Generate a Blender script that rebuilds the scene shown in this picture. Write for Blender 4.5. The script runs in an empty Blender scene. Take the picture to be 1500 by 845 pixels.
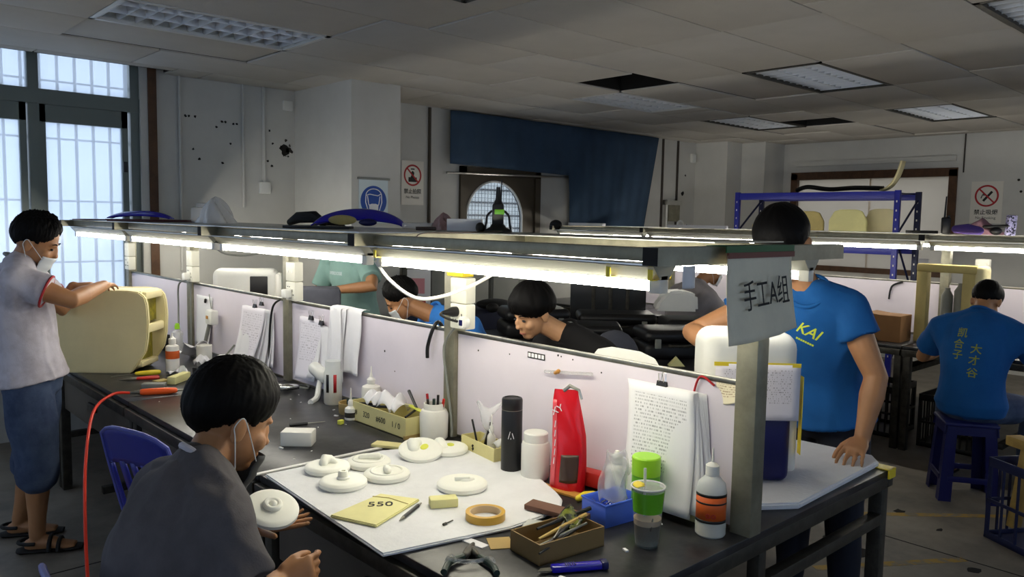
import bpy, bmesh, math, random
from mathutils import Vector as V, Matrix, noise
random.seed(7)
sc = bpy.context.scene
col = sc.collection
PI = math.pi

# ------------------------------------------------------------------ camera, world, exposure
CAM_H, PITCH, ROLL, YAW = 1.66, .0868, .0174, .0394
cam_data = bpy.data.cameras.new('camera')
cam = bpy.data.objects.new('camera', cam_data); col.objects.link(cam)
_a = PI/4 + YAW
_fw = V((math.cos(_a), math.sin(_a), 0)); _r0 = V((math.sin(_a), -math.cos(_a), 0)); _up = V((0, 0, 1))
_f = _fw*math.cos(PITCH) - _up*math.sin(PITCH); _u0 = _up*math.cos(PITCH) + _fw*math.sin(PITCH)
_r = _r0*math.cos(ROLL) + _u0*math.sin(ROLL); _u = _u0*math.cos(ROLL) - _r0*math.sin(ROLL)
cam.matrix_world = Matrix(((_r.x, _u.x, -_f.x, 0), (_r.y, _u.y, -_f.y, 0), (_r.z, _u.z, -_f.z, CAM_H), (0, 0, 0, 1)))
cam_data.sensor_width = 36; cam_data.lens = 1162/1500*36; cam_data.clip_start = .05
sc.camera = cam
world = bpy.data.worlds.new('overcast'); sc.world = world; world.use_nodes = True
_bg = world.node_tree.nodes['Background']
_bg.inputs[0].default_value = (.68, .80, 1.0, 1); _bg.inputs[1].default_value = 1.8
sc.view_settings.view_transform = 'Standard'; sc.view_settings.look = 'None'
sc.view_settings.gamma = 1; sc.view_settings.use_curve_mapping = False
sc.view_settings.exposure = 0.32
TUBE_POWER = 42.0

# ------------------------------------------------------------------ materials
def lin(c): return tuple((x/255/12.92 if x/255 <= .04045 else ((x/255+.055)/1.055)**2.4) for x in c[:3])
MATS = {}
def mat(name, c=(128, 128, 128), rough=.5, metal=0, var=0, scale=6, bump=0, bscale=60, trans=0, alpha=1, emit=0, spec=.5, c2=None, lo=.4, hi=.6, ior=1.45):
    if name in MATS: return MATS[name]
    m = bpy.data.materials.new(name); m.use_nodes = True; MATS[name] = m
    nt = m.node_tree; N = nt.nodes; L = nt.links; b = N['Principled BSDF']
    lc = lin(c); b.inputs['Base Color'].default_value = (*lc, 1)
    b.inputs['Roughness'].default_value = rough; b.inputs['Metallic'].default_value = metal
    b.inputs['Specular IOR Level'].default_value = spec; b.inputs['IOR'].default_value = ior
    if trans: b.inputs['Transmission Weight'].default_value = trans
    if alpha < 1: b.inputs['Alpha'].default_value = alpha
    if emit:
        b.inputs['Emission Color'].default_value = (*lc, 1); b.inputs['Emission Strength'].default_value = emit
    if var or bump or c2:
        tc = N.new('ShaderNodeTexCoord')
    if var or c2:
        n = N.new('ShaderNodeTexNoise'); n.inputs['Scale'].default_value = scale; n.inputs['Detail'].default_value = 6; n.inputs['Roughness'].default_value = .65
        L.new(tc.outputs['Object'], n.inputs['Vector'])
        r = N.new('ShaderNodeValToRGB'); r.color_ramp.elements[0].position = lo; r.color_ramp.elements[1].position = hi
        d = lin(c2) if c2 else tuple(x*(1-var) for x in lc)
        r.color_ramp.elements[0].color = (*d, 1); r.color_ramp.elements[1].color = (*lc, 1)
        L.new(n.outputs['Fac'], r.inputs['Fac']); L.new(r.outputs['Color'], b.inputs['Base Color'])
    if bump:
        n2 = N.new('ShaderNodeTexNoise'); n2.inputs['Scale'].default_value = bscale; n2.inputs['Detail'].default_value = 4
        L.new(tc.outputs['Object'], n2.inputs['Vector'])
        bp = N.new('ShaderNodeBump'); bp.inputs['Strength'].default_value = bump; bp.inputs['Distance'].default_value = .01
        L.new(n2.outputs['Fac'], bp.inputs['Height']); L.new(bp.outputs['Normal'], b.inputs['Normal'])
    return m
def pane_mat(name, c, clear, rough_w=0.1):
    m = bpy.data.materials.new(name); m.use_nodes = True; nt = m.node_tree; N = nt.nodes; L = nt.links
    N.remove(N['Principled BSDF']); out = N['Material Output']
    t = N.new('ShaderNodeBsdfTransparent'); t.inputs[0].default_value = (*lin(c), 1)
    s = N.new('ShaderNodeBsdfTranslucent'); s.inputs[0].default_value = (*lin(c), 1)
    x = N.new('ShaderNodeMixShader'); x.inputs[0].default_value = clear
    L.new(s.outputs[0], x.inputs[1]); L.new(t.outputs[0], x.inputs[2])
    g = N.new('ShaderNodeBsdfGlossy'); g.inputs['Roughness'].default_value = .3
    y = N.new('ShaderNodeMixShader'); y.inputs[0].default_value = rough_w
    L.new(x.outputs[0], y.inputs[1]); L.new(g.outputs[0], y.inputs[2]); L.new(y.outputs[0], out.inputs[0])
    MATS[name] = m; return m
def film_mat(name, c, alpha, rough=.15):
    m = bpy.data.materials.new(name); m.use_nodes = True; nt = m.node_tree; N = nt.nodes; L = nt.links
    b = N['Principled BSDF']; b.inputs['Base Color'].default_value = (*lin(c), 1); b.inputs['Roughness'].default_value = rough
    t = N.new('ShaderNodeBsdfTransparent'); x = N.new('ShaderNodeMixShader'); x.inputs[0].default_value = alpha
    L.new(t.outputs[0], x.inputs[1]); L.new(b.outputs[0], x.inputs[2]); L.new(x.outputs[0], N['Material Output'].inputs[0])
    MATS[name] = m; return m
def print_mat(name, c, ink, rows=34, cols=5, dens=.52, c2=None):
    """paper with rows of small print (Generated-free: uses UV)"""
    m = bpy.data.materials.new(name); m.use_nodes = True; nt = m.node_tree; N = nt.nodes; L = nt.links; b = N['Principled BSDF']
    b.inputs['Roughness'].default_value = .75
    uv = N.new('ShaderNodeUVMap')
    sx = N.new('ShaderNodeSeparateXYZ'); L.new(uv.outputs[0], sx.inputs[0])
    def mth(op, a, b_=None):
        n = N.new('ShaderNodeMath'); n.operation = op
        for i, v in enumerate((a, b_)):
            if v is None: continue
            if isinstance(v, (int, float)): n.inputs[i].default_value = v
            else: L.new(v, n.inputs[i])
        return n.outputs[0]
    row = mth('LESS_THAN', mth('FRACT', mth('MULTIPLY', sx.outputs[1], rows)), .5)
    cmb = N.new('ShaderNodeCombineXYZ'); L.new(mth('MULTIPLY', sx.outputs[0], cols*16), cmb.inputs[0]); L.new(mth('FLOOR', mth('MULTIPLY', sx.outputs[1], rows)), cmb.inputs[1])
    ns = N.new('ShaderNodeTexNoise'); ns.inputs['Scale'].default_value = .9; ns.inputs['Detail'].default_value = 3; L.new(cmb.outputs[0], ns.inputs['Vector'])
    ink1 = mth('MULTIPLY', row, mth('GREATER_THAN', ns.outputs['Fac'], dens))
    # block mask: print only in the upper middle
    ins = mth('MULTIPLY', mth('MULTIPLY', mth('GREATER_THAN', sx.outputs[0], .1), mth('LESS_THAN', sx.outputs[0], .9)), mth('MULTIPLY', mth('GREATER_THAN', sx.outputs[1], .3), mth('LESS_THAN', sx.outputs[1], .92)))
    fac = mth('MULTIPLY', mth('MULTIPLY', ink1, ins), .6)
    mx = N.new('ShaderNodeMix'); mx.data_type = 'RGBA'; mx.inputs[6].default_value = (*lin(c), 1); mx.inputs[7].default_value = (*lin(ink), 1)
    L.new(fac, mx.inputs[0]); L.new(mx.outputs[2], b.inputs['Base Color'])
    MATS[name] = m; return m

# ------------------------------------------------------------------ mesh helpers
class B:
    """collects shapes into one bmesh"""
    def __init__(s): s.bm = bmesh.new(); s.uv = None
    def _tf(s, vs, M):
        if M is not None:
            for v in vs: v.co = M @ v.co
    def box(s, c, d, bev=0, M=None, seg=2):
        t = bmesh.new(); bmesh.ops.create_cube(t, size=1)
        for v in t.verts: v.co = V((v.co.x*d[0], v.co.y*d[1], v.co.z*d[2]))
        if bev: bmesh.ops.bevel(t, geom=t.edges[:], offset=min(bev, min(d)*.49), segments=seg, affect='EDGES', profile=.5)
        for v in t.verts: v.co += V(c)
        s._tf(t.verts, M); s.merge(t); return s
    def b2(s, a, b, bev=0, M=None):
        return s.box([(p+q)/2 for p, q in zip(a, b)], [abs(q-p) for p, q in zip(a, b)], bev, M)
    def merge(s, t):
        me = bpy.data.meshes.new('t'); t.to_mesh(me); t.free(); s.bm.from_mesh(me); bpy.data.meshes.remove(me)
    def lathe(s, prof, c=(0, 0, 0), n=24, M=None, sy=1):
        rings = []; new = []
        for r, z in prof:
            if r < 1e-6:
                v = s.bm.verts.new(V((0, 0, z))+V(c)); rings.append([v]); new.append(v)
            else:
                rg = [s.bm.verts.new(V((r*math.cos(2*PI*i/n), sy*r*math.sin(2*PI*i/n), z))+V(c)) for i in range(n)]; rings.append(rg); new += rg
        for a, b in zip(rings, rings[1:]):
            if len(a) == 1 and len(b) == 1: continue
            for i in range(n):
                j = (i+1) % n
                if len(a) == 1: s.bm.faces.new((a[0], b[j], b[i]))
                elif len(b) == 1: s.bm.faces.new((a[i], a[j], b[0]))
                else: s.bm.faces.new((a[i], a[j], b[j], b[i]))
        s._tf(new, M); return s
    def tube(s, pts, r, n=8, closed=False, cap=True, flat=None):
        pts = [V(p) for p in pts]; R = r if isinstance(r, (list, tuple)) else [r]*len(pts)
        rings = []; prev = None
        for i, p in enumerate(pts):
            if closed: t = pts[(i+1) % len(pts)]-pts[i-1]
            else: t = pts[min(i+1, len(pts)-1)]-pts[max(i-1, 0)]
            if t.length < 1e-9: t = V((0, 0, 1))
            t.normalize()
            if prev is None:
                a = V((0, 0, 1)) if abs(t.z) < .9 else V((1, 0, 0)); nx = t.cross(a).normalized()
            else:
                nx = prev-t*prev.dot(t)
                nx = nx.normalized() if nx.length > 1e-6 else t.orthogonal().normalized()
            prev = nx; ny = t.cross(nx)
            rings.append([s.bm.verts.new(p+(nx*math.cos(2*PI*k/n)+ny*math.sin(2*PI*k/n)*(flat or 1))*R[i]) for k in range(n)])
        m = len(rings)
        for i in range(m if closed else m-1):
            a, b = rings[i], rings[(i+1) % m]
            for k in range(n):
                j = (k+1) % n; s.bm.faces.new((a[k], b[k], b[j], a[j]))
        if cap and not closed:
            s.bm.faces.new(rings[0]); s.bm.faces.new(rings[-1][::-1])
        return s
    def limb(s, pts, rads, n=14):
        """tube with rounded ends"""
        pts = [V(p) for p in pts]; P = []; R = []
        d0 = (pts[0]-pts[1]).normalized(); d1 = (pts[-1]-pts[-2]).normalized()
        for k in (1, .85, .5): P.append(pts[0]+d0*rads[0]*k); R.append(rads[0]*max(.12, math.sqrt(max(0, 1-k*k))))
        P += pts; R += list(rads)
        for k in (.5, .85, 1): P.append(pts[-1]+d1*rads[-1]*k); R.append(rads[-1]*max(.12, math.sqrt(max(0, 1-k*k))))
        return s.tube(P, R, n)
    def loft(s, secs, n=24, cap=True):
        """secs: (centre, half-vector a, half-vector b)"""
        rings = [[s.bm.verts.new(V(c)+V(a)*math.cos(2*PI*k/n)+V(b)*math.sin(2*PI*k/n)) for k in range(n)] for c, a, b in secs]
        for a, b in zip(rings, rings[1:]):
            for k in range(n):
                j = (k+1) % n; s.bm.faces.new((a[k], a[j], b[j], b[k]))
        if cap: s.bm.faces.new(rings[0][::-1]); s.bm.faces.new(rings[-1])
        return s
    def ball(s, c, r, M=None, sub=3):
        t = bmesh.new(); bmesh.ops.create_icosphere(t, subdivisions=sub, radius=1)
        if not isinstance(r, (list, tuple)): r = (r, r, r)
        for v in t.verts: v.co = V((v.co.x*r[0], v.co.y*r[1], v.co.z*r[2]))+V(c)
        s._tf(t.verts, M); s.merge(t); return s
    def prism(s, poly, z0, z1, M=None, bev=0):
        t = bmesh.new(); vs = [t.verts.new((x, y, z0)) for x, y in poly]; f = t.faces.new(vs)
        r = bmesh.ops.extrude_face_region(t, geom=[f])
        for g in r['geom']:
            if isinstance(g, bmesh.types.BMVert): g.co.z = z1
        bmesh.ops.recalc_face_normals(t, faces=t.faces[:])
        if bev: bmesh.ops.bevel(t, geom=t.edges[:], offset=bev, segments=2, affect='EDGES')
        s._tf(t.verts, M); s.merge(t); return s
    def grid(s, fn, nu, nv, thick=0):
        """sheet fn(u,v)->point with uv; thick gives it two sides"""
        uvl = s.bm.loops.layers.uv.verify()
        g = [[s.bm.verts.new(V(fn(i/nu, j/nv))) for i in range(nu+1)] for j in range(nv+1)]
        for j in range(nv):
            for i in range(nu):
                f = s.bm.faces.new((g[j][i], g[j][i+1], g[j+1][i+1], g[j+1][i]))
                for l, (a, b) in zip(f.loops, ((i, j), (i+1, j), (i+1, j+1), (i, j+1))): l[uvl].uv = (a/nu, b/nv)
        return s
    def obj(s, name, m, parent=None, smooth=35, solid=0, sub=0):
        me = bpy.data.meshes.new(name); bmesh.ops.recalc_face_normals(s.bm, faces=s.bm.faces[:]) if not solid else None
        s.bm.to_mesh(me); s.bm.free()
        me.materials.append(m if not isinstance(m, str) else MATS[m])
        if smooth:
            me.polygons.foreach_set('use_smooth', [True]*len(me.polygons))
            me.set_sharp_from_angle(angle=math.radians(smooth))
        o = bpy.data.objects.new(name, me); col.objects.link(o)
        if parent: o.parent = parent
        if solid:
            md = o.modifiers.new('s', 'SOLIDIFY'); md.thickness = solid; md.offset = 0
        if sub:
            md = o.modifiers.new('u', 'SUBSURF'); md.levels = sub; md.render_levels = sub
        return o
LABELS = {}
def tag(o, label, cat, group=None):
    o['label'] = label; o['category'] = cat
    if group: o['group'] = group
    return o
def T(name, label, cat, loc=(0, 0, 0), rz=0, group=None):
    o = bpy.data.objects.new(name, None); col.objects.link(o); o.empty_display_size = .1
    o.location = loc; o.rotation_euler = (0, 0, rz); return tag(o, label, cat, group)
def struct(o): o['kind'] = 'structure'; return o
def copy_tree(o, parent=None):
    c = o.copy(); col.objects.link(c); c.parent = parent
    for ch in list(o.children): copy_tree(ch, c)
    return c
def RZ(a): return Matrix.Rotation(a, 4, 'Z')
def place(loc, rz=0, rx=0, ry=0): return Matrix.Translation(V(loc)) @ Matrix.Rotation(rz, 4, 'Z') @ Matrix.Rotation(ry, 4, 'Y') @ Matrix.Rotation(rx, 4, 'X')
def spline(pts, k=8):
    pts = [V(p) for p in pts]; out = []
    for i in range(len(pts)-1):
        p0 = pts[max(i-1, 0)]; p1 = pts[i]; p2 = pts[i+1]; p3 = pts[min(i+2, len(pts)-1)]
        for j in range(k):
            t = j/k; out.append(.5*((2*p1)+(p2-p0)*t+(2*p0-5*p1+4*p2-p3)*t*t+(3*p1-p0-3*p2+p3)*t**3))
    out.append(pts[-1]); return out
def text_mesh(name, s, size, m, M, parent=None, ext=.0006, align='CENTER', shear=0, bold=0):
    cu = bpy.data.curves.new(name, 'FONT'); cu.body = s; cu.size = size; cu.extrude = ext; cu.align_x = align; cu.align_y = 'CENTER'; cu.shear = shear; cu.offset = bold
    cu.resolution_u = 3
    o = bpy.data.objects.new('t', cu); col.objects.link(o)
    dg = bpy.context.evaluated_depsgraph_get(); dg.update()
    me = bpy.data.meshes.new_from_object(o.evaluated_get(dg)); bpy.data.objects.remove(o); bpy.data.curves.remove(cu)
    me.transform(M); me.materials.clear(); me.materials.append(MATS[m] if isinstance(m, str) else m); me.name = name
    r = bpy.data.objects.new(name, me); col.objects.link(r)
    if parent: r.parent = parent
    return r
def remeshed(b, voxel, smooth_it=4, fac=.5, fold=0, fscale=6, fdir=None):
    """one continuous surface from overlapping shapes"""
    me = bpy.data.meshes.new('r'); bmesh.ops.recalc_face_normals(b.bm, faces=b.bm.faces[:]); b.bm.to_mesh(me); b.bm.free()
    o = bpy.data.objects.new('r', me); col.objects.link(o)
    md = o.modifiers.new('r', 'REMESH'); md.mode = 'VOXEL'; md.voxel_size = voxel
    sm = o.modifiers.new('s', 'SMOOTH'); sm.iterations = smooth_it; sm.factor = fac
    dg = bpy.context.evaluated_depsgraph_get(); dg.update()
    out = bpy.data.meshes.new_from_object(o.evaluated_get(dg)); bpy.data.objects.remove(o); bpy.data.meshes.remove(me)
    if fold:
        import numpy as np
        n = len(out.vertices); co = np.empty(n*3); no = np.empty(n*3); out.vertices.foreach_get('co', co); out.vertices.foreach_get('normal', no)
        co = co.reshape(-1, 3); no = no.reshape(-1, 3)
        for i in range(n):
            p = V(co[i]); w = noise.noise(p*fscale+V((3.1, 7.7, 1.3)))
            q = 1-2*abs(noise.noise(V((p.x*fscale*1.6, p.y*fscale*1.6, p.z*fscale*.7))+V((w, w, w))*.8))
            co[i] += no[i]*(w*.6+q*.5-.25)*fold
        out.vertices.foreach_set('co', co.reshape(-1)); out.update()
    return out
def mesh_obj(name, me, m, parent=None):
    me.materials.clear(); me.materials.append(MATS[m] if isinstance(m, str) else m); me.name = name
    me.polygons.foreach_set('use_smooth', [True]*len(me.polygons))
    o = bpy.data.objects.new(name, me); col.objects.link(o)
    if parent: o.parent = parent
    return o

# palette
mat('wall', (203, 202, 196), .8, var=.13, scale=1.3, bump=.05, bscale=30, lo=.3, hi=.62)
mat('wall_stain', (70, 66, 62), .9, var=.5, scale=20)
mat('tile', (206, 200, 190), .9, var=.09, scale=2.0, bump=.15, bscale=120, lo=.3)
mat('tee', (62, 54, 48), .7, var=.4, scale=5)
mat('void', (20, 19, 18), .95)
mat('floor', (136, 128, 116), .55, c2=(104, 98, 90), scale=2.5, bump=.06, bscale=25, lo=.35, hi=.62)
mat('yellow_paint', (176, 142, 62), .7, c2=(136, 126, 108), scale=14, lo=.42, hi=.55)
mat('dirt', (30, 28, 26), .9)
mat('win_frame', (112, 120, 116), .45, metal=.3)
mat('bronze_frame', (74, 66, 54), .45, metal=.2)
mat('brown_wood', (92, 62, 38), .55, var=.3, scale=12)
mat('steel', (150, 148, 138), .35, metal=.9, var=.3, scale=9, bump=.05)
mat('steel_dull', (154, 150, 130), .42, metal=.45, var=.35, scale=14, lo=.3, hi=.7)
mat('dark_steel', (76, 73, 66), .5, metal=.5, var=.4, scale=16)
mat('black_paint', (26, 26, 26), .45, var=.3, scale=10)
mat('aluminium', (196, 196, 190), .3, metal=1, var=.15, scale=6)
mat('white_lacquer', (222, 222, 218), .35)
mat('batten', (150, 150, 138), .4, metal=.3)
mat('louvre_silver', (226, 228, 232), .3, metal=.3)
mat('box_brown', (138, 112, 70), .8, var=.1)
mat('tube_glow', (255, 249, 228), .4, emit=TUBE_POWER)
mat('tube_glow_cool', (255, 250, 238), .4, emit=TUBE_POWER*.62)
mat('laminate', (40, 40, 43), .3, c2=(62, 62, 63), scale=7, lo=.36, hi=.52, bump=.02)
mat('drawer_grey', (92, 84, 74), .6, var=.15, scale=6)
mat('panel', (222, 214, 224), .45, var=.05, scale=2)
mat('abs_white', (226, 226, 220), .4, var=.03)
mat('socket_white', (224, 222, 208), .4)
mat('hole', (14, 14, 14), .6)
mat('black_plastic', (22, 22, 24), .4)
mat('black_matte', (18, 18, 18), .75)
mat('rubber_grey', (130, 132, 126), .5)
mat('blue_plastic', (46, 52, 150), .35, var=.1)
mat('blue_gloss', (38, 30, 176), .18)
mat('navy', (22, 24, 84), .35)
mat('stool_blue', (22, 26, 88), .4)
mat('crate_blue', (36, 44, 84), .45, var=.15)
mat('rack_blue', (38, 44, 140), .4)
mat('rack_dark', (26, 32, 66), .45)
mat('bin_blue', (84, 120, 236), .35)
mat('red_plastic', (196, 44, 34), .4)
mat('orange_plastic', (236, 92, 34), .35)
mat('yellow_plastic', (232, 208, 50), .4)
mat('hose_red', (226, 58, 36), .35)
mat('foam_white', (236, 236, 234), .7, bump=.08, bscale=90)
mat('epe', (230, 231, 234), .75, bump=.2, bscale=60, var=.05, scale=10)
mat('disc_white', (246, 246, 236), .45, bump=.03, bscale=30)
mat('foam_yellow', (232, 226, 160), .7, var=.08)
mat('putty_yellow', (222, 226, 90), .6)
mat('cream', (226, 214, 164), .55, var=.06, scale=4)
mat('cream_dark', (196, 178, 112), .6, var=.12)
mat('olive_glass', (150, 140, 40), .3, var=.5, scale=25)
mat('cardboard', (150, 108, 66), .8, var=.1)
mat('kraft', (186, 158, 100), .8, var=.08)
mat('box_pale', (222, 212, 150), .7, var=.06)
mat('paper', (234, 233, 236), .8, var=.03)
mat('paper_grey', (232, 225, 202), .8, var=.12, scale=4, bump=.15, bscale=12)
mat('ink', (26, 26, 26), .7)
mat('pink', (222, 150, 160), .6)
mat('red_bag', (206, 20, 34), .28, bump=.3, bscale=14)
mat('clear_pla', (232, 234, 232), .15, trans=.75, alpha=.55)
film_mat('film', (240, 240, 240), .34)
film_mat('film_clear', (235, 238, 238), .2)
film_mat('poly_bag', (238, 238, 236), .55, .25)
film_mat('milky', (232, 236, 232), .6, .35)
film_mat('cup_clear', (226, 238, 222), .13, .1)
mat('milk_plastic', (232, 230, 222), .4, var=.03)
mat('lime', (164, 226, 46), .35)
mat('lime_dark', (110, 190, 40), .4)
mat('tea', (74, 56, 46), .35)
mat('foam_tea', (176, 150, 124), .7)
mat('amber_liquid', (222, 196, 128), .3, trans=.2)
mat('orange_label', (216, 96, 34), .5)
mat('gold_wood', (196, 138, 62), .55, var=.2, scale=20)
mat('tape_amber', (214, 168, 62), .3)
mat('tape_core', (214, 188, 150), .8)
mat('chrome', (210, 210, 210), .12, metal=1)
mat('green_dark', (34, 54, 46), .5)
mat('sandpaper', (116, 84, 70), .95, bump=.2, bscale=300)
mat('curtain', (58, 80, 104), .9, var=.15, scale=3, bump=.1, bscale=200)
mat('curtain_grey', (150, 150, 148), .9)
mat('sign_white', (222, 218, 208), .5)
mat('sign_red', (172, 30, 36), .5)
mat('sign_blue', (26, 74, 160), .45)
mat('sign_pale', (206, 220, 224), .5)
mat('wood_pale', (206, 172, 96), .6, var=.2, scale=14)
mat('skin', (178, 128, 88), .5, var=.08, scale=9)
mat('skin_light', (204, 156, 116), .5, var=.08, scale=9)
mat('hair', (8, 7, 7), .62, spec=.15)
mat('mask_white', (206, 212, 214), .75)
mat('mask_black', (40, 42, 46), .7)
mat('tee_grey', (92, 88, 92), .9, var=.2, scale=9, bump=.1, bscale=200)
mat('tee_white', (206, 202, 212), .9, c2=(176, 170, 178), scale=5, bump=.08, bscale=200)
mat('tee_blue', (10, 88, 156), .85, var=.12, scale=6, bump=.08, bscale=200)
mat('tee_lightblue', (52, 128, 214), .85, var=.12, scale=6)
mat('tee_black', (16, 15, 17), .9)
mat('tee_teal', (142, 178, 170), .9, var=.1, scale=6)
mat('tee_stone', (158, 152, 154), .9, var=.1, scale=6)
mat('denim', (48, 62, 92), .9, c2=(72, 88, 116), scale=5, bump=.1, bscale=150)
mat('trouser_dark', (30, 34, 46), .9)
mat('shoe', (20, 18, 18), .7)
mat('grey_cloth', (88, 90, 100), .9, var=.15)
print_mat('printed', (236, 235, 238), (90, 90, 100))
print_mat('printed2', (232, 228, 236), (110, 100, 110), rows=26, cols=4, dens=.56)
print_mat('note_yellow', (236, 226, 196), (150, 110, 70), rows=9, cols=2, dens=.47)
# ================================================================== the room
X0, X1, Y0, YA, YB, ZC = -3.0, 10.25, -3.0, 6.55, 6.45, 2.75
b = B(); b.b2((X0-.2, Y0-.2, -.1), (X1+.2, YA+.25, 0)); floor = struct(b.obj('floor', 'floor'))
# worn yellow floor lines and trodden dirt
def strip(p, q, w, m, name):
    p, q = V(p), V(q); d = (q-p).normalized(); n = V((-d.y, d.x))*w/2
    b = B(); b.prism([(p+n)[:], (q+n)[:], (q-n)[:], (p-n)[:]], 0, .0012); return b.obj(name, m, floor)
for p, q in (((3.62, 1.72), (4.30, 1.27)), ((4.36, 2.05), (5.16, 1.30)), ((3.9, 3.2), (3.4, 5.6))): strip(p, q, .05, 'yellow_paint', 'floor_line')
rnd = random.Random(3)
for (x, y, r) in ((4.55, 1.98, .05), (4.74, 1.76, .03), (3.98, 1.64, .055), (4.04, 1.86, .02), (4.62, 1.5, .02), (4.2, 1.2, .03), (4.9, 1.95, .02), (4.42, 1.83, .015), (3.8, 1.5, .018), (.55, 3.7, .03), (.75, 3.9, .02), (.9, 3.4, .025)):
    pl = []
    for k in range(9): a = 2*PI*k/9; rr = r*(.5+rnd.random()*.7); pl.append((x+rr*math.cos(a)*1.3, y+rr*math.sin(a)))
    b = B(); b.prism(pl, 0, .001); b.obj('dirt_spot', 'dirt', floor)
# floor joints
for p, q in (((X0, 4.0), (X1, 4.0)), ((4.3, Y0), (4.3, YB)), ((.3, Y0), (.3, YA)), ((X0, 0.6), (X1, 0.6))): strip(p, q, .008, 'dirt', 'floor_joint')

# ceiling: each panel is a piece of its own
b = B(); b.b2((X0-.2, Y0-.2, 3.05), (X1+.2, YA+.25, 3.15)); ceil = struct(b.obj('ceiling', 'void'))
G, PW, PL = 2.623, .6, 1.2
LIGHTS = {(3, 1.34), (0, 5.23), (0, 7.72)}
tile_mesh = None
def tile(x0, x1, y0, y1, dz=0, tilt=0):
    b = B(); b.b2((x0+.005, y0+.005, ZC+dz), (x1-.005, y1-.005, ZC+.014+dz), .002); return b.obj('ceiling_panel', 'tile', ceil)
skip = []   # (x0,x1,y0,y1) occupied by lamps or open holes
lamps = [(1.34, 2.54, G+1.8, G+2.4, 'narrow'), (5.23, 6.43, G, G+.6, 'wide'), (7.72, 8.92, G, G+.6, 'wide'), (5.30, 6.50, G+1.8, G+2.4, 'narrow'), (7.35, 8.55, G+1.8, G+2.4, 'wide')]
more_lamps = [(1.42, 2.62, G, G+.6, 'wide'), (4.35, 5.55, G-1.8, G-1.2, 'wide')]
lamps += more_lamps
holes = [(4.72, 5.30, G+1.2, G+1.8), (7.95, 8.55, G+1.2, G+1.8)]
for L_ in lamps: skip.append(L_[:4])
skip += holes
row = -9
y = G-9*PW
tees = B()
while y < YA-.01:
    y1 = min(y+PW, YA); sh = (1.34 if row >= 2 else 5.23 if row >= -1 else 5.0) % PL
    if row % 2 and row > 2: sh += .6
    xs = [X0]; x = X0-((X0-sh) % PL)+PL
    while x < X1: xs.append(x); x += PL
    xs.append(X1)
    blocked = sorted([s_ for s_ in skip if s_[2] < y+.3 < s_[3]])
    segs = []
    for a, c in zip(xs, xs[1:]):
        cur = [(a, c)]
        for s_ in blocked:
            nxt = []
            for (p, q) in cur:
                if s_[1] <= p+.001 or s_[0] >= q-.001: nxt.append((p, q)); continue
                if s_[0]-p > .03: nxt.append((p, s_[0]))
                if q-s_[1] > .03: nxt.append((s_[1], q))
            cur = nxt
        segs += cur
    for (p, q) in segs:
        yy = y1
        if y1 > 6.36 and p < 2.28:      # open pocket above the window
            if q > 2.28:
                tile(2.28, q, y, y1)
            q = min(q, 2.28); yy = 6.36
            if yy-y < .03: continue
        tile(p, q, y, yy, rnd.choice((0, 0, 0, .0, .006, .012)))
    tees.b2((X0, y-.012, ZC+.012), (X1, y+.012, ZC+.016)) if y > Y0 else None
    y += PW; row += 1
tees.obj('ceiling_grid', 'tee', ceil)
b = B(); b.b2((X0, 6.34, ZC), (2.28, 6.36, 3.05)).b2((2.28, 6.34, ZC+.015), (2.30, YA, 3.05)); b.obj('ceiling_edge', 'tee', ceil)
# open holes show the dark void: deep boxes
for (a, c, d, e) in holes:
    b = B(); b.b2((a, d, ZC+.012), (c, d+.01, 3.0)).b2((a, e-.01, ZC+.012), (c, e, 3.0)).b2((a, d, ZC+.012), (a+.01, e, 3.0)).b2((c-.01, d, ZC+.012), (c, e, 3.0)); b.obj('hole_rim', 'void', ceil)
# a stain-dark loose strip
def ceil_lamp(x0, x1, y0, y1, kind, label):
    t = T('ceiling_light', label, 'ceiling light', ((x0+x1)/2, (y0+y1)/2, ZC), 0, 'louvred ceiling lights')
    hx, hy = (x1-x0)/2, (y1-y0)/2
    b = B()
    for s_ in (-1, 1):
        b.b2((-hx, s_*hy-.015*(s_+1), 0), (hx, s_*hy+.015*(1-s_), .02)); b.b2((s_*hx-.015*(s_+1), -hy, 0), (s_*hx+.015*(1-s_), hy, .02))
    b.obj('frame', 'dark_steel' if kind == 'wide' else 'white_lacquer', t)
    b = B(); b.b2((-hx+.005, -hy+.005, .12), (hx-.005, hy-.005, .13))
    for s_ in (-1, 1): b.b2((-hx+.004, s_*(hy-.008)-.004, .018), (hx-.004, s_*(hy-.008)+.004, .125)); b.b2((s_*(hx-.008)-.004, -hy+.01, .018), (s_*(hx-.008)+.004, hy-.01, .125))
    b.obj('housing', 'white_lacquer', t)
    n = 3
    for k in range(n):
        yc = -hy+(k+.5)*2*hy/n
        b = B(); b.tube([(-hx+.06, yc, .09), (hx-.06, yc, .09)], .013, 10); b.obj('tube', 'white_lacquer', t)
    for k in range(1, n):
        yc = -hy+k*2*hy/n
        b = B(); b.prism([(-.004, .014), (.004, .014), (.022, .085), (-.022, .085)], -hx+.016, hx-.016, Matrix(((0, 0, 1, 0), (1, 0, 0, yc), (0, 1, 0, 0), (0, 0, 0, 1)))); b.obj('reflector', 'louvre_silver', t)
    for k in range(12):
        xc = -hx+(k+.5)*2*hx/12
        b = B(); b.prism([(-.002, .012), (.002, .012), (.007, .055), (-.007, .055)], -hy+.016, hy-.016, Matrix(((1, 0, 0, xc), (0, 0, 1, 0), (0, 1, 0, 0), (0, 0, 0, 1)))); b.obj('louvre', 'louvre_silver', t)
    return t
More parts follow.
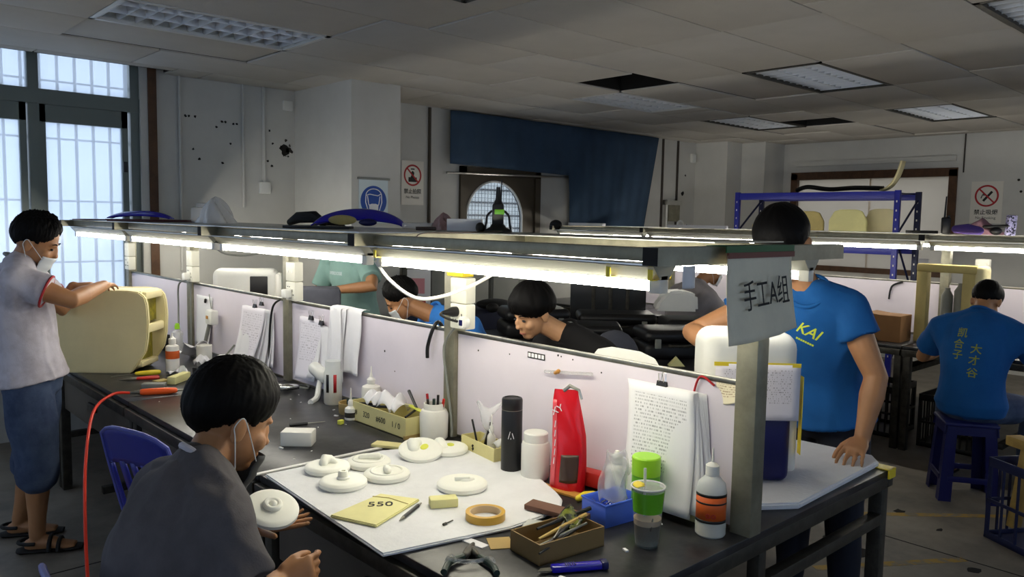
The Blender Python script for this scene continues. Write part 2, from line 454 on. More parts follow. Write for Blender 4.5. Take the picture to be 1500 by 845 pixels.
LL = ['long louvred ceiling light nearest the window at upper left', 'large louvred ceiling light at upper right, nearer one of the pair', 'louvred ceiling light at far right above the no smoking sign', 'narrow louvred ceiling light beside the dark open ceiling hole, above the blue curtain', 'louvred ceiling light at the back, above the blue storage rack', 'louvred ceiling light cut by the top edge of the photo', 'ceiling light cut off by the top right corner of the photo']
for L_, lb in zip(lamps[:6], LL): ceil_lamp(*L_, lb)
ceil_lamp(*lamps[6], LL[6])

# walls
def wall(name, boxes):
    b = B()
    for a, c in boxes: b.b2(a, c)
    return struct(b.obj(name, 'wall', smooth=0))
WS = .95   # sill of the long window
wl = wall('wall_left', [((X0, YA, 0), (2.12, YA+.2, WS)), ((X0, YA, 2.98), (2.12, YA+.2, 3.05)), ((2.12, YA, 0), (3.45, YA+.2, 3.05)),
    ((3.85, YB, 0), (5.19, YB+.2, 3.05)), ((5.19, YB, 2.2), (6.35, YB+.2, 3.05)), ((6.35, YB, 0), (X1+.2, YB+.2, 3.05)), ((5.19, YB, 0), (6.35, YB+.2, 1.1))])
cl = wall('wall_column', [((3.40, 5.6, 0), (3.87, YA+.2, 3.05))])
c2 = wall('wall_column_corner', [((9.38, 5.95, 0), (10.25, YB+.1, 3.05)), ((9.74, 5.60, 0), (10.25, 5.95, 3.05))])
OY0, OY1, OZ0, OZ1 = 3.40, 5.45, .78, 2.34
wb = wall('wall_back', [((X1, Y0, 0), (X1+.2, OY0, 3.05)), ((X1, OY1, 0), (X1+.2, YB+.2, 3.05)), ((X1, OY0, OZ1), (X1+.2, OY1, 3.05)), ((X1, OY0, 0), (X1+.2, OY1, OZ0))])
wr = wall('wall_right', [((X0, Y0-.2, 0), (X1, Y0, .95)), ((X0, Y0-.2, 2.4), (X1, Y0, 3.05)), ((X0, Y0-.2, .95), (-.5, Y0, 2.4)), ((2.5, Y0-.2, .95), (4.0, Y0, 2.4)), ((7.5, Y0-.2, .95), (X1, Y0, 2.4))])
wf = wall('wall_front', [((X0-.2, Y0, 0), (X0, YA+.2, .95)), ((X0-.2, Y0, 2.4), (X0, YA+.2, 3.05)), ((X0-.2, Y0, .95), (X0, -1.5, 2.4)), ((X0-.2, 1.5, .95), (X0, 3.0, 2.4)), ((X0-.2, 6.0, .95), (X0, YA+.2, 2.4))])
pane_mat('frosted', (238, 243, 248), .55)
pane_mat('clear_glass', (240, 244, 246), .93, .04)
# long frosted window at the left
win = struct(B().b2((X0, YA+.02, WS), (2.12, YA+.1, WS+.05)).obj('window_1', 'win_frame'))
def part(name, m, parent, *boxes, bev=0):
    b = B()
    for a, c in boxes: b.b2(a, c, bev)
    return b.obj(name, m, parent)
part('frame_top', 'win_frame', win, ((X0, YA+.02, 2.93), (2.12, YA+.1, 2.99)))
part('transom', 'win_frame', win, ((X0, YA, 2.43), (2.105, YA+.09, 2.535)))
MUL = [1.378, .64, -.10, -.84, -1.58, -2.32]
for x in [2.066]+MUL: part('mullion', 'win_frame', win, ((x-.035, YA+.01, WS+.04), (x+.035, YA+.09, 2.95)))
edges = [2.036]+MUL+[X0]
for i, (r_, l_) in enumerate(zip(edges, edges[1:])):
    a, c = l_+.035, r_-(.035 if i else .012)
    part('upper_pane', 'frosted', win, ((a, YA+.045, 2.53), (c, YA+.051, 2.94)))
    s_ = part('sash', 'win_frame', win, ((a, YA+.02, WS+.05), (a+.04, YA+.07, 2.43)), ((c-.055, YA+.02, WS+.05), (c-.012, YA+.07, 2.43)), ((a, YA+.02, WS+.05), (c-.012, YA+.07, WS+.1)), ((a, YA+.02, 2.305), (c-.012, YA+.07, 2.43)))
    part('pane', 'frosted', s_, ((a+.04, YA+.042, WS+.1), (c-.055, YA+.048, 2.305)))
part('window_latch', 'black_plastic', win, ((1.97, YA, 1.97), (2.0, YA+.02, 2.05)))
jamb = part('timber_jamb', 'brown_wood', win, ((2.15, YA-.03, .85), (2.215, YA, 3.0)))
part('plaster_reveal', 'wall', win, ((2.095, YA-.02, .85), (2.15, YA+.02, 3.0)))
bars = T('security_grille', 'steel bar security grille outside the frosted window at left', 'grille', (0, YA+.16, 0))
x = 2.04
while x > X0:
    part('bar', 'dark_steel', bars, ((x-.009, -.009, WS), (x+.009, .009, 2.98))); x -= .118
for z in (1.28, 1.74, 2.2, 2.62, 2.84): part('cross_bar', 'dark_steel', bars, ((X0, -.006, z-.007), (2.11, .006, z+.007)))

# unseen windows, added in the walls behind the camera for ambient light
def unseen_window(name, a, c, axis):
    w = struct(B().b2(a, c).obj(name, 'frosted'))
    return w
for i, (a, c) in enumerate((((-.5, Y0-.12, .95), (2.5, Y0-.11, 2.4)), ((4.0, Y0-.12, .95), (7.5, Y0-.11, 2.4)), ((X0-.12, -1.5, .95), (X0-.11, 1.5, 2.4)), ((X0-.12, 3.0, .95), (X0-.11, 6.0, 2.4)))): unseen_window('window_%d' % (i+4), a, c, 0)

# brown framed doorway with arched opening in the curtained wall
dr = struct(B().b2((5.19, YB-.03, 1.1), (5.27, YB+.1, 2.2)).b2((6.27, YB-.03, 1.1), (6.35, YB+.1, 2.2)).b2((5.19, YB-.03, 2.12), (6.35, YB+.1, 2.2)).b2((5.19, YB-.03, 1.1), (6.35, YB+.1, 1.14)).obj('window_2', 'bronze_frame'))
# panel with arch cut
CXa, RA, ZA = 5.68, .40, 1.66
b = B(); n = 28; inner = []
for k in range(n+1): a = PI-PI*k/n; inner.append((CXa+RA*math.cos(a), ZA+RA*math.sin(a)))
outer = []
for k in range(n+1):
    a = PI-PI*k/n; dx, dz = math.cos(a), math.sin(a)
    t = min((5.27-CXa)/dx if dx < -1e-6 else (6.27-CXa)/dx if dx > 1e-6 else 9, (2.12-ZA)/dz if dz > 1e-6 else 9); outer.append((CXa+dx*t, ZA+dz*t))
inner = [(CXa-RA, 1.14)]+inner+[(CXa+RA, 1.14)]; outer = [(5.27, 1.14)]+outer+[(6.27, 1.14)]
for k in range(len(inner)-1):
    for y_, fl in ((YB-.005, 0), (YB+.03, 1)):
        q = [b.bm.verts.new((p[0], y_, p[1])) for p in (inner[k], inner[k+1], outer[k+1], outer[k])]; b.bm.faces.new(q)
    q = [b.bm.verts.new(p) for p in ((inner[k][0], YB-.005, inner[k][1]), (inner[k+1][0], YB-.005, inner[k+1][1]), (inner[k+1][0], YB+.03, inner[k+1][1]), (inner[k][0], YB+.03, inner[k][1]))]; b.bm.faces.new(q)
b.obj('arched_panel', 'bronze_frame', dr, smooth=0)
b = B(); b.tube([(p[0], YB-.01, p[1]) for p in inner], .012, 8); b.obj('arch_moulding', 'white_lacquer', dr)
part('pane', 'clear_glass', dr, ((5.27, YB+.045, 1.14), (6.27, YB+.05, 2.12)))
mg = T('wire_mesh', 'fine square wire mesh outside the arched opening', 'wire mesh', (0, YB+.12, 0))
for k in range(24): part('wire', 'dark_steel', mg, ((5.24+k*.045, -.002, 1.1), (5.244+k*.045, .002, 2.15)))
for k in range(24): part('wire', 'dark_steel', mg, ((5.2, -.002, 1.12+k*.045), (6.34, .002, 1.124+k*.045)))
nb = T('facade', 'pale louvred facade seen through the arched opening', 'facade', (5.9, YB+3.0, 0))
part('wall_face', 'sign_white', nb, ((-3, .05, 0), (5, .15, 4)))
for k in range(11): part('ledge', 'tee', nb, ((-3, 0, .9+k*.2), (5, .06, .93+k*.2)))

# wooden framed window in the back wall
bw = struct(B().b2((X1-.03, OY0-.02, OZ0), (X1+.06, OY0+.07, OZ1)).b2((X1-.03, OY1-.07, OZ0), (X1+.06, OY1+.02, OZ1)).b2((X1-.03, OY0-.02, OZ1-.08), (X1+.06, OY1+.02, OZ1+.02)).b2((X1-.03, OY0-.02, OZ0-.02), (X1+.06, OY1+.02, OZ0+.08)).b2((X1-.0, OY0, 1.05), (X1+.06, OY1, 1.12)).obj('window_3', 'brown_wood'))
pane_mat('office_glass', (226, 216, 202), .5)
part('pane', 'office_glass', bw, ((X1+.02, OY0+.07, OZ0+.08), (X1+.026, 4.42, OZ1-.08)))
part('pane', 'office_glass', bw, ((X1+.03, 4.40, OZ0+.08), (X1+.036, OY1-.07, OZ1-.08)))
# the room behind that window
wall('wall_office', [((12.6, 1.5, 0), (12.7, 7.5, 3.05)), ((10.45, 1.4, 0), (12.7, 1.5, 3.05)), ((10.45, 7.5, 0), (12.7, 7.6, 3.05)), ((10.45, 1.4, -.1), (12.7, 7.6, 0))])
# lintel shadow line and conduit on the back wall
part('ledge', 'wall', wb, ((X1-.05, 3.4, 2.44), (X1, 5.4, 2.50)))
b = B(); b.tube([(X1-.012, 3.32, 2.75), (X1-.012, 3.32, 2.3)], .008, 6); b.obj('conduit', 'tee', wb)
# conduits, switch plates and damage on the left wall
for x, z0, z1, r in ((2.92, 1.72, 2.75, .012), (3.105, 1.9, 2.75, .016), (2.395, 1.2, 2.75, .012)):
    b = B(); b.tube([(x, YA-.012, z0), (x, YA-.012, z1)], r, 8); b.obj('conduit', 'wall', wl)
for x, z, w in ((3.105, 1.895, .1), (3.325, 2.615, .085)): part('switch_box', 'abs_white', wl, ((x-w/2, YA-.035, z-w/2), (x+w/2, YA, z+w/2)), bev=.006)
for x, y_ in ((4.80, YB-.012), (8.62, YB-.012), (8.95, YB-.012)):
    b = B(); b.tube([(x, y_, 1.2), (x, y_, 2.75)], .016, 8); b.obj('conduit', 'bronze_frame' if x < 5 else 'tee', wl)
def blot(x, y_, z, r, m, parent, seed, n=11):
    q = random.Random(seed); pl = []
    for k in range(n): a = 2*PI*k/n; rr = r*(.55+q.random()*.7); pl.append((rr*math.cos(a), rr*math.sin(a)))
    b = B(); b.prism(pl, 0, .003, Matrix(((1, 0, 0, x), (0, 0, -1, y_), (0, 1, 0, z), (0, 0, 0, 1)))); b.obj('blemish', m, parent)
blot(3.30, YA, 2.23, .045, 'dirt', wl, 5); blot(3.34, YA, 2.24, .022, 'wall_stain', wl, 6)
for (px, pz) in ((2.52, 2.47), (2.55, 2.47), (2.60, 2.47), (2.83, 2.45), (2.86, 2.45), (2.93, 2.44), (2.96, 2.44), (2.78, 2.40), (2.90, 2.27), (2.58, 2.20), (2.63, 2.12), (2.83, 2.10), (3.26, 2.41), (3.29, 2.30), (3.24, 2.14), (3.28, 2.10), (3.37, 2.28)): blot(px*.97, YA, 1.66+(pz-1.66)*.97, .011, 'dirt', wl, int(px*100))
for k in range(14): blot(3.31+rnd.random()*.08, YA, 2.16+rnd.random()*.16, .004+rnd.random()*.010, 'wall_stain', wl, 50+k)
blot(9.1, YB, 2.05, .035, 'dirt', wl, 61); blot(9.15, YB, 2.3, .014, 'dirt', wl, 62); blot(8.98, YB, 1.65, .014, 'dirt', wl, 63); blot(9.22, YB, 1.62, .014, 'dirt', wl, 64)
for y_, z in ((2.75, 2.2), (2.6, 2.12), (2.72, 2.07), (2.63, 1.98)):
    b = B(); b.ball((X1, y_, z), .014); b.obj('screw_hole', 'dirt', wb)
part('switch_box', 'abs_white', wl, ((9.25, YB-.04, 2.48), (9.34, YB, 2.6)), bev=.006)

# curtain over the middle wall
def curtain(name, label, fn, m, nu=90, nv=10):
    b = B(); b.grid(fn, nu, nv); o = b.obj(name, m, None, smooth=60, solid=.004); return tag(o, label, 'curtain')
def cfn(u, v):
    x = 5.0+u*3.42
    if x < 6.75: zb = 2.21-(x-5.0)*.02
    else: zb = 2.17-(2.17-1.15)*min(1, (x-6.75)/.03)
    if x > 6.78: xx = x-(1-v)*(x-6.78)*.22
    else: xx = x
    return (xx, YB-.1-.008*math.sin(x*11)-.004*math.sin(x*31+1), zb+(2.74-zb)*v)
curtain('curtain', 'long dusty blue curtain hanging from the ceiling over the middle wall', cfn, 'curtain', 150, 10)
b = B(); b.tube([(4.98, YB-.06, 2.12), (7.0, YB-.06, 2.16)], .012, 8); b.obj('curtain_rail', 'aluminium', None); tag(bpy.data.objects['curtain_rail'], 'thin metal rail along the lower edge of the blue curtain', 'rail')
t = T('wall_bracket', 'grey metal bracket with pipes on the wall right of the blue curtain', 'bracket', (8.75, YB, 1.55))
part('plate', 'steel_dull', t, ((-.02, -.06, .12), (.22, -.005, .34))); part('lip', 'aluminium', t, ((-.1, -.09, .34), (.22, -.005, .40)))
b = B(); b.tube([(-.06, -.05, -.3), (-.06, -.05, .36)], .014, 8); b.obj('pipe', 'white_lacquer', t)
# ================================================================== workbenches with light racks
ZT = .78
def workbench(x0, x1, y0, y1, label, drawer=True, mesh=False):
    t = T('workbench', label, 'workbench', ((x0+x1)/2, (y0+y1)/2, 0), 0, 'black workbenches')
    hx, hy = (x1-x0)/2, (y1-y0)/2
    b = B(); b.b2((-hx, -hy, ZT-.025), (hx, hy, ZT), .003); b.obj('top', 'laminate', t)
    for s_ in (-1, 1):
        b = B(); b.b2((s_*hx-.022, -hy+.004, ZT-.07), (s_*hx+.022, hy-.004, ZT-.026), .003)
        b.obj('edge_rail', 'dark_steel', t)
        b = B(); b.b2((-hx+.025, s_*(hy-.025)-.022, ZT-.07), (hx-.025, s_*(hy-.025)+.022, ZT-.026), .003); b.obj('end_rail', 'dark_steel', t)
        b = B(); b.b2((-hx+.06, s_*(hy-.025)-.02, .58), (hx-.06, s_*(hy-.025)+.02, .62), .003); b.obj('lower_rail', 'dark_steel', t)
        for q in (-1, 1):
            b = B(); b.b2((q*(hx-.04)-.025, s_*(hy-.03)-.025, 0), (q*(hx-.04)+.025, s_*(hy-.03)+.025, ZT-.07), .003); b.obj('leg', 'dark_steel', t)
        b = B(); b.b2((-.02, s_*(hy-.025)-.02, .62), (.02, s_*(hy-.025)+.02, ZT-.07), .003); b.obj('strut', 'dark_steel', t)
    b = B(); b.b2((-hx+.06, -.02, .14), (hx-.06, .02, .18), .003); b.obj('foot_rail', 'dark_steel', t)
    if drawer:
        b = B(); b.b2((-hx+.03, -hy+.08, .50), (-hx+.42, hy-.08, ZT-.075), .004); d = b.obj('drawer', 'drawer_grey', t)
        b = B(); b.b2((-hx+.012, -.06, .60), (-hx+.03, .06, .64), .005); b.obj('pull', 'black_plastic', d)
    return t
def tube_lamp(x, y0, y1, z, label, m, group):
    t = T('tube_lamp', label, 'tube lamp', (x, (y0+y1)/2, z), 0, group); h = (y1-y0)/2
    b = B(); b.prism([(-.018, .017), (.018, .017), (.046, .05), (-.046, .05)], -h, h, Matrix(((1, 0, 0, 0), (0, 0, 1, 0), (0, 1, 0, 0), (0, 0, 0, 1)))); b.obj('reflector', 'batten', t)
    b = B(); b.tube([(0, -h+.035, 0), (0, h-.035, 0)], .0135, 12); b.obj('tube', m, t)
    for s_ in (-1, 1):
        b = B(); b.b2((-.017, s_*(h-.018)-.018, -.018), (.017, s_*(h-.018)+.018, .03), .004); b.obj('lamp_holder', 'milk_plastic', t)
    return t
def light_rack(xp, ys, label, near, far, z=1.555, ztop=1.215):
    t = T('light_rack', label, 'light rack', (xp, ys[0], 0), 0, None); o = ys[0]
    for y in ys:
        b = B(); b.b2((-.03, y-o-.033, ZT), (.03, y-o+.033, z+.0), .003); b.obj('post', 'steel_dull', t)
        b = B()   # open square tube
        w, th = .0225, .004
        b.b2((near, y-o-w, z), (far, y-o+w, z+th)).b2((near, y-o-w, z+2*w-th), (far, y-o+w, z+2*w)).b2((near, y-o-w, z+th), (far, y-o-w+th, z+2*w-th)).b2((near, y-o+w-th, z+th), (far, y-o+w, z+2*w-th))
        c = b.obj('cross_beam', 'steel_dull', t)
        for e_ in (near, far):
            q = .002 if e_ < 0 else -.002
            b = B(); b.b2((e_-abs(q)*.5, y-o-w*.98, z+.001), (e_+abs(q)*.5, y-o+w*.98, z+2*w-.001)); b.obj('dark_end', 'black_matte', c)  # near-black plate stands in for the shade inside the open tube end
    for x in (near+.10, far-.10):
        b = B(); b.b2((x-.02, ys[0]-o-.0, z+.006), (x+.02, ys[-1]-o, z+.04), .002); b.obj('long_beam', 'steel_dull', t)
        b = B(); b.b2((x-.045, ys[0]-o+.02, z-.003), (x+.045, ys[-1]-o-.02, z+.001)); b.obj('lamp_channel', 'aluminium', t)
    b = B(); b.b2((.02, ys[0]-o+.15, z+.0455), (far-.06, ys[-1]-o, z+.0495)); b.obj('top_shelf', 'aluminium', t)
    for a, c in zip(ys, ys[1:]):
        b = B(); b.b2((-.009, a-o+.034, ZT+.002), (.009, c-o-.034, ztop-.012)); p = b.obj('partition_panel', 'panel', t)
        b = B(); b.b2((-.012, a-o+.034, ztop-.014), (.012, c-o-.034, ztop), .002); b.obj('edge_trim', 'steel', p)
        b = B(); b.b2((-.012, a-o+.034, ZT), (.012, c-o-.034, ZT+.012), .002); b.obj('foot_trim', 'steel', p)
    return t
YS1 = [1.155, 2.49, 3.89, 5.25, 6.49]
light_rack(1.99, YS1, 'long steel light rack with white partition panels on the near row of workbenches', -.48, .48)
names = ['near workbench with the white foam sheet and round parts', 'workbench beside the near one, with the numbered tool box and cream block', 'workbench carrying the orange handled tool and clutter behind the seated man', 'workbench end by the frosted window under the cream machine shell']
yy = [1.125, 2.515, 3.89, 5.25, 6.52]
for a, c, lb in zip(yy, yy[1:], names): workbench(1.165, 2.95, a+.003, c-.003, lb)
nm = ['near tube lamp, brightest one, behind the hanging paper sign', 'second near-side tube lamp from the paper sign', 'third near-side tube lamp, left of the white machine shell', 'farthest near-side tube lamp, by the frosted window']
for i, (a, c) in enumerate(zip(YS1, YS1[1:])):
    tube_lamp(1.61, a+.03, c-.035, 1.5, nm[i], 'tube_glow' if i == 0 else 'tube_glow_cool', 'tube lamps of the near row')
    tube_lamp(2.37, a+.03, c-.035, 1.5, nm[i].replace('near-side', 'far-side').replace('near tube lamp, brightest one, behind', 'far-side tube lamp right of'), 'tube_glow_cool', 'tube lamps of the near row')
YS2 = [-.34, .98, 2.30, 3.62, 4.94, 6.20]
light_rack(6.85, YS2, 'steel light rack with white partition on the far row of workbenches', -.55, .55)
n2 = ['workbench of the far row at the right edge, behind the seated man', 'far row workbench in front of the seated man in blue', 'far row workbench beside the cardboard box', 'far row workbench in front of the man in the pale grey shirt', 'last workbench of the far row, by the blue curtain']
ye = [-.36, .98, 2.30, 3.62, 4.94, 6.22]
for a, c, lb in zip(ye, ye[1:], n2): workbench(6.05, 7.70, a+.003, c-.003, lb, False)
n3 = ['far row tube lamp at the right, out of the frame edge', 'far row tube lamp above the seated man in blue', 'far row tube lamp left of the walkie talkie', 'far row tube lamp left of the dark haired head', 'far row tube lamp at its left end, below the blue curtain']
for i, (a, c) in enumerate(zip(YS2, YS2[1:])):
    tube_lamp(6.40, a+.03, c-.03, 1.5, n3[i], 'tube_glow_cool', 'tube lamps of the far row')
    tube_lamp(7.30, a+.03, c-.03, 1.5, n3[i].replace('far row tube', 'rear side far row tube'), 'tube_glow_cool', 'tube lamps of the far row')
# white seam strip between two near benches, yellow tape on the bench corner
tag(B().b2((1.15, 2.506, ZT), (1.66, 2.524, ZT+.004)).obj('seam_strip', 'white_lacquer'), 'thin white strip along the seam between two black benches', 'strip')
b = B(); b.b2((2.90, 1.12, ZT+.001), (2.955, 1.19, ZT+.004)).b2((2.90, 1.118, ZT-.03), (2.955, 1.124, ZT+.004)).b2((2.951, 1.12, ZT-.03), (2.957, 1.19, ZT+.004)); tag(b.obj('corner_tape', 'yellow_plastic'), 'yellow tape wrapped on the right corner of the near bench', 'tape')
# yellow cable tapes on the near lamp channel
for y, lb in ((1.20, 'yellow tape tie on the near lamp at its right end'), (1.335, 'yellow tape tie on the near lamp, second from its right end'), (2.43, 'yellow tape tie on the near lamp beside the looped cable')):
    b = B(); b.b2((1.572, y-.007, 1.5155), (1.648, y+.007, 1.5175)).b2((1.570, y-.007, 1.5155), (1.5725, y+.007, 1.5515)).b2((1.6475, y-.007, 1.5155), (1.65, y+.007, 1.5515)); tag(b.obj('tape_tie', 'yellow_plastic'), lb, 'tape')
# sockets on posts
def socket(x, y, z, label, plugs=0, rz=0, tape=False):
    t = T('power_socket', label, 'socket', (x, y, z), rz, 'white power sockets on the posts')
    b = B(); b.box((0, 0, .148), (.05, .098, .1), .006); u = b.obj('blank_box', 'socket_white', t)
    b = B(); b.box((0, 0, .047), (.05, .098, .098), .006); l = b.obj('outlet_box', 'socket_white', t)
    for yy_, zz in ((.022, .15), (-.022, .15)):
        b = B(); b.lathe([(0, .0005), (.008, .0005), (.009, -.001)], M=place((-.026, yy_, zz), 0, 0, -PI/2), n=12); b.obj('knockout', 'milk_plastic', u)
    for yy_, zz, sy, sz in ((.024, .07, .008, .005), (.006, .07, .008, .005), (-.024, .052, .004, .013), (-.016, .03, .008, .006), (-.034, .03, .008, .006), (.028, .03, .004, .012), (.012, .03, .004, .012)):
        b = B(); b.box((-.0256, yy_, zz), (.0012, sy, sz)); b.obj('slot', 'hole', l)
    return t
ps = [(1.945, 2.385, 1.235, 'white double power socket with black plug under yellow tape, on the nearest bench post'), (1.945, 3.76, 1.225, 'white power socket with white plug, on the post left of the man in teal'), (1.945, 5.13, 1.228, 'white power socket on the post left of the white machine shell'), (1.945, 6.37, 1.235, 'white power socket on the farthest post, in front of the frosted window')]
for p in ps: socket(*p)
t = T('plug', 'black plug and white timer adapter in the nearest socket', 'plug', (1.90, 2.385, 1.30))
b = B(); b.lathe([(0, -.02), (.02, -.02), (.02, .0), (.013, .02), (.006, .05), (0, .05)], M=place((0, .01, 0), 0, 0, -PI/2)); b.obj('plug_body', 'black_plastic', t)
b = B(); b.tube(spline([(-.05, .01, 0), (-.07, -.01, -.005), (-.05, -.035, -.02), (-.02, -.05, -.03)]), .005, 8); b.obj('cord', 'black_plastic', t)
b = B(); b.lathe([(0, -.014), (.021, -.014), (.024, -.008), (.024, .01), (.02, .014), (0, .014)], M=place((.005, -.055, -.035), 0, 0, -PI/2)); b.obj('timer', 'abs_white', t)
b = B(); b.box((-.0105, -.055, -.035), (.003, .018, .022), .001); b.obj('timer_face', 'navy', t)
b = B(); b.box((1.93, 2.385, 1.449), (.055, .1, .022), .003); tag(b.obj('tape_strip', 'yellow_plastic'), 'yellow printed tape strip on top of the nearest socket', 'tape')
for y, z, lb in ((3.755, 1.262, 'white plug in the socket left of the man in teal'), (5.12, 1.262, 'white plug in the socket left of the white machine shell')):
    b = B(); b.box((1.90, y+.005, z), (.042, .045, .045), .008); tag(b.obj('white_plug', 'abs_white'), lb, 'plug')
# cables on the posts and panels
def cable(name, label, pts, r, m): b = B(); b.tube(spline(pts, 6), r, 7); return tag(b.obj(name, m), label, 'cable')
cable('cable', 'pale grey cable running down the post beside the nearest socket', [(1.94, 2.42, 1.24), (1.945, 2.50, 1.15), (1.95, 2.485, 1.0), (1.945, 2.45, .86), (1.94, 2.44, .79)], .0055, 'rubber_grey')
cable('cable', 'white looped cable hanging under the near lamp', [(1.60, 2.47, 1.50), (1.62, 2.40, 1.43), (1.66, 2.30, 1.375), (1.72, 2.22, 1.385), (1.80, 2.14, 1.43), (1.9, 2.08, 1.50)], .0065, 'milk_plastic')
cable('cable', 'black cable looping down the panel left of the hanging papers', [(1.965, 3.96, 1.21), (1.955, 4.03, 1.16), (1.95, 4.06, 1.0), (1.95, 4.06, .79)], .006, 'black_plastic')
cable('cable', 'grey cable from the socket to the bench behind the cream shell', [(1.94, 5.15, 1.24), (1.93, 5.33, 1.20), (1.94, 5.38, 1.05), (1.92, 5.32, .90), (1.9, 5.2, .79)], .006, 'rubber_grey')
cable('cable', 'dark cable straight down from the socket left of the white shell', [(1.945, 5.16, 1.24), (1.95, 5.19, 1.1), (1.95, 5.19, .79)], .006, 'rubber_grey')
cable('cable', 'short black cable hooked over the partition beside the near post', [(2.02, 2.60, 1.20), (1.99, 2.60, 1.232), (1.965, 2.605, 1.20), (1.96, 2.63, 1.13), (1.962, 2.635, 1.08)], .008, 'black_plastic')
cable('cable', 'grey cable drooping under the lamp behind the white shell', [(1.7, 4.2, 1.50), (1.85, 4.4, 1.44), (2.0, 4.4, 1.43), (2.2, 4.35, 1.48)], .006, 'rubber_grey')
cable('cable', 'red and black wire clipped over the right end of the panel', [(1.975, 1.265, 1.19), (1.97, 1.31, 1.21), (1.972, 1.335, 1.14), (1.972, 1.35, 1.0), (1.972, 1.34, .93), (1.972, 1.335, .87)], .0035, 'sign_red')
cable('cable', 'black cable trailing over the far panel top by the cardboard box', [(6.83, 2.62, 1.20), (6.82, 2.70, 1.16), (6.82, 2.72, 1.05)], .008, 'black_plastic')
# ================================================================== people
def frame(f, u=(0, 0, 1)):
    f = V(f).normalized(); l = V(u).cross(f).normalized(); u = f.cross(l).normalized(); return f, l, u
def basis(c, f, l, u): return Matrix(((f.x, l.x, u.x, c.x), (f.y, l.y, u.y, c.y), (f.z, l.z, u.z, c.z), (0, 0, 0, 1)))
def add_hand(b, w, d, palm, side, curl=(.3, .3, .3, .35), spread=.08, thumb=.5, k=1.0, thumb_curl=.3):
    """w wrist, d finger direction, palm = normal out of the palm, side=+1/-1 thumb side"""
    d = V(d).normalized(); pn = V(palm); pn = (pn-d*pn.dot(d)).normalized(); s = d.cross(pn).normalized()*side
    w = V(w); kn = w+d*.088*k
    b.loft([(w-d*.02, s*.027*k, pn*.021*k), (w+d*.015, s*.029*k, pn*.019*k), (w+d*.045*k, s*.038*k, pn*.017*k), (kn, s*.041*k, pn*.0135*k), (kn+d*.008, s*.036*k, pn*.009*k)], 16)
    for i, (o, L, r) in enumerate(((.031, .070, .0088), (.0105, .078, .009), (-.0105, .072, .0087), (-.031, .056, .0078))):
        p = kn+s*o*k-d*.012; dd = (d+s*(spread*(1.2-i*.8))).normalized(); pts = [p]; ang = 0
        for j, seg in enumerate((.012+L*.42, L*.33, L*.25)):
            ang += curl[i]*(.7 if j == 0 else 1.15)
            q = dd*math.cos(ang)+pn*math.sin(ang); pts.append(pts[-1]+q*seg*k)
        b.limb(pts, [r*k, r*k*.97, r*k*.9, r*k*.78], 9)
    tb = w+d*.022*k+s*.026*k
    t1 = (s*thumb+d*.75+pn*.35).normalized(); t2 = (s*(thumb-thumb_curl)+d*.9+pn*(.3+thumb_curl)).normalized(); t3 = (s*(thumb-1.6*thumb_curl)+d*.9+pn*(.3+1.3*thumb_curl)).normalized()
    p0 = tb; p1 = p0+t1*.038*k; p2 = p1+t2*.032*k; p3 = p2+t3*.024*k
    b.limb([p0, p1, p2, p3], [.014*k, .0115*k, .0105*k, .0085*k], 9)
def head_shapes(b, c, f, u, k=1.0):
    f, l, u = frame(f, u); M = basis(V(c), f, l, u)@Matrix.Scale(k, 4)
    b.ball((-.004, 0, .028), (.094, .076, .092), M); b.ball((.028, 0, -.035), (.066, .062, .078), M)
    b.ball((.058, 0, -.093), (.028, .03, .022), M); b.ball((.088, 0, -.018), (.018, .012, .03), M); b.ball((.1, 0, -.034), (.014, .016, .012), M)
    b.ball((.076, 0, .016), (.018, .05, .012), M); b.ball((.083, 0, -.066), (.012, .024, .007), M); b.ball((.081, 0, -.078), (.012, .02, .007), M)
    for s in (-1, 1):
        b.ball((.062, s*.04, -.035), (.024, .022, .024), M); b.ball((-.006, s*.077, -.018), (.018, .009, .031), M); b.ball((-.012, s*.084, -.008), (.014, .006, .022), M)
    return M
def hair(parent, M, style, name='hair', k=1.0):
    t = bmesh.new(); bmesh.ops.create_icosphere(t, subdivisions=6, radius=1)
    front, side_, back, th, spike = style
    for v in t.verts:
        d = v.co.normalized(); az = math.atan2(abs(d.y), d.x)   # 0 front .. pi back
        el = math.asin(max(-1, min(1, d.z)))
        if az < PI*.42: q = az/(PI*.42); q = q*q*(3-2*q); h = front+(side_-front)*q
        else: q = (az-PI*.42)/(PI*.58); q = q*q*(3-2*q); h = side_+(back-side_)*q
        n1 = noise.noise(d*6+V((2, 5, 1)))*.10 + noise.noise(V((d.x*26, d.y*26, d.z*5)))*.10
        w = max(0, min(1, (el-h+n1)/.12+.5)); g_ = max(0, min(1, (el-h+n1*.5)/.75)); g_ = 1-(1-g_)**2
        a2 = math.atan2(d.y, d.x+.35); e2 = math.asin(max(-1, min(1, d.z*.94-d.x*.34))); n2 = noise.noise(V((math.cos(a2)*5, math.sin(a2)*5, e2*1.3))+V((1, 2, 3))); n3 = abs(noise.noise(V((math.cos(a2)*13, math.sin(a2)*13, e2*2.2)))); n3 += .5*abs(noise.noise(V((math.cos(a2)*30, math.sin(a2)*30, e2*3))))
        r = 1.004+(th+th*.12*n2+spike*n3*max(0, d.z*.7+.4))*g_
        r = .90+(r-.90)*w
        v.co = V((d.x*.097-.006, d.y*.081, d.z*.098+.03))*1.0 if 0 else V((d.x*.097*r-.006, d.y*.081*r, d.z*.096*r+.03))
    for v in t.verts: v.co = M@v.co
    me = bpy.data.meshes.new(name); t.to_mesh(me); t.free(); return mesh_obj(name, me, 'hair', parent)
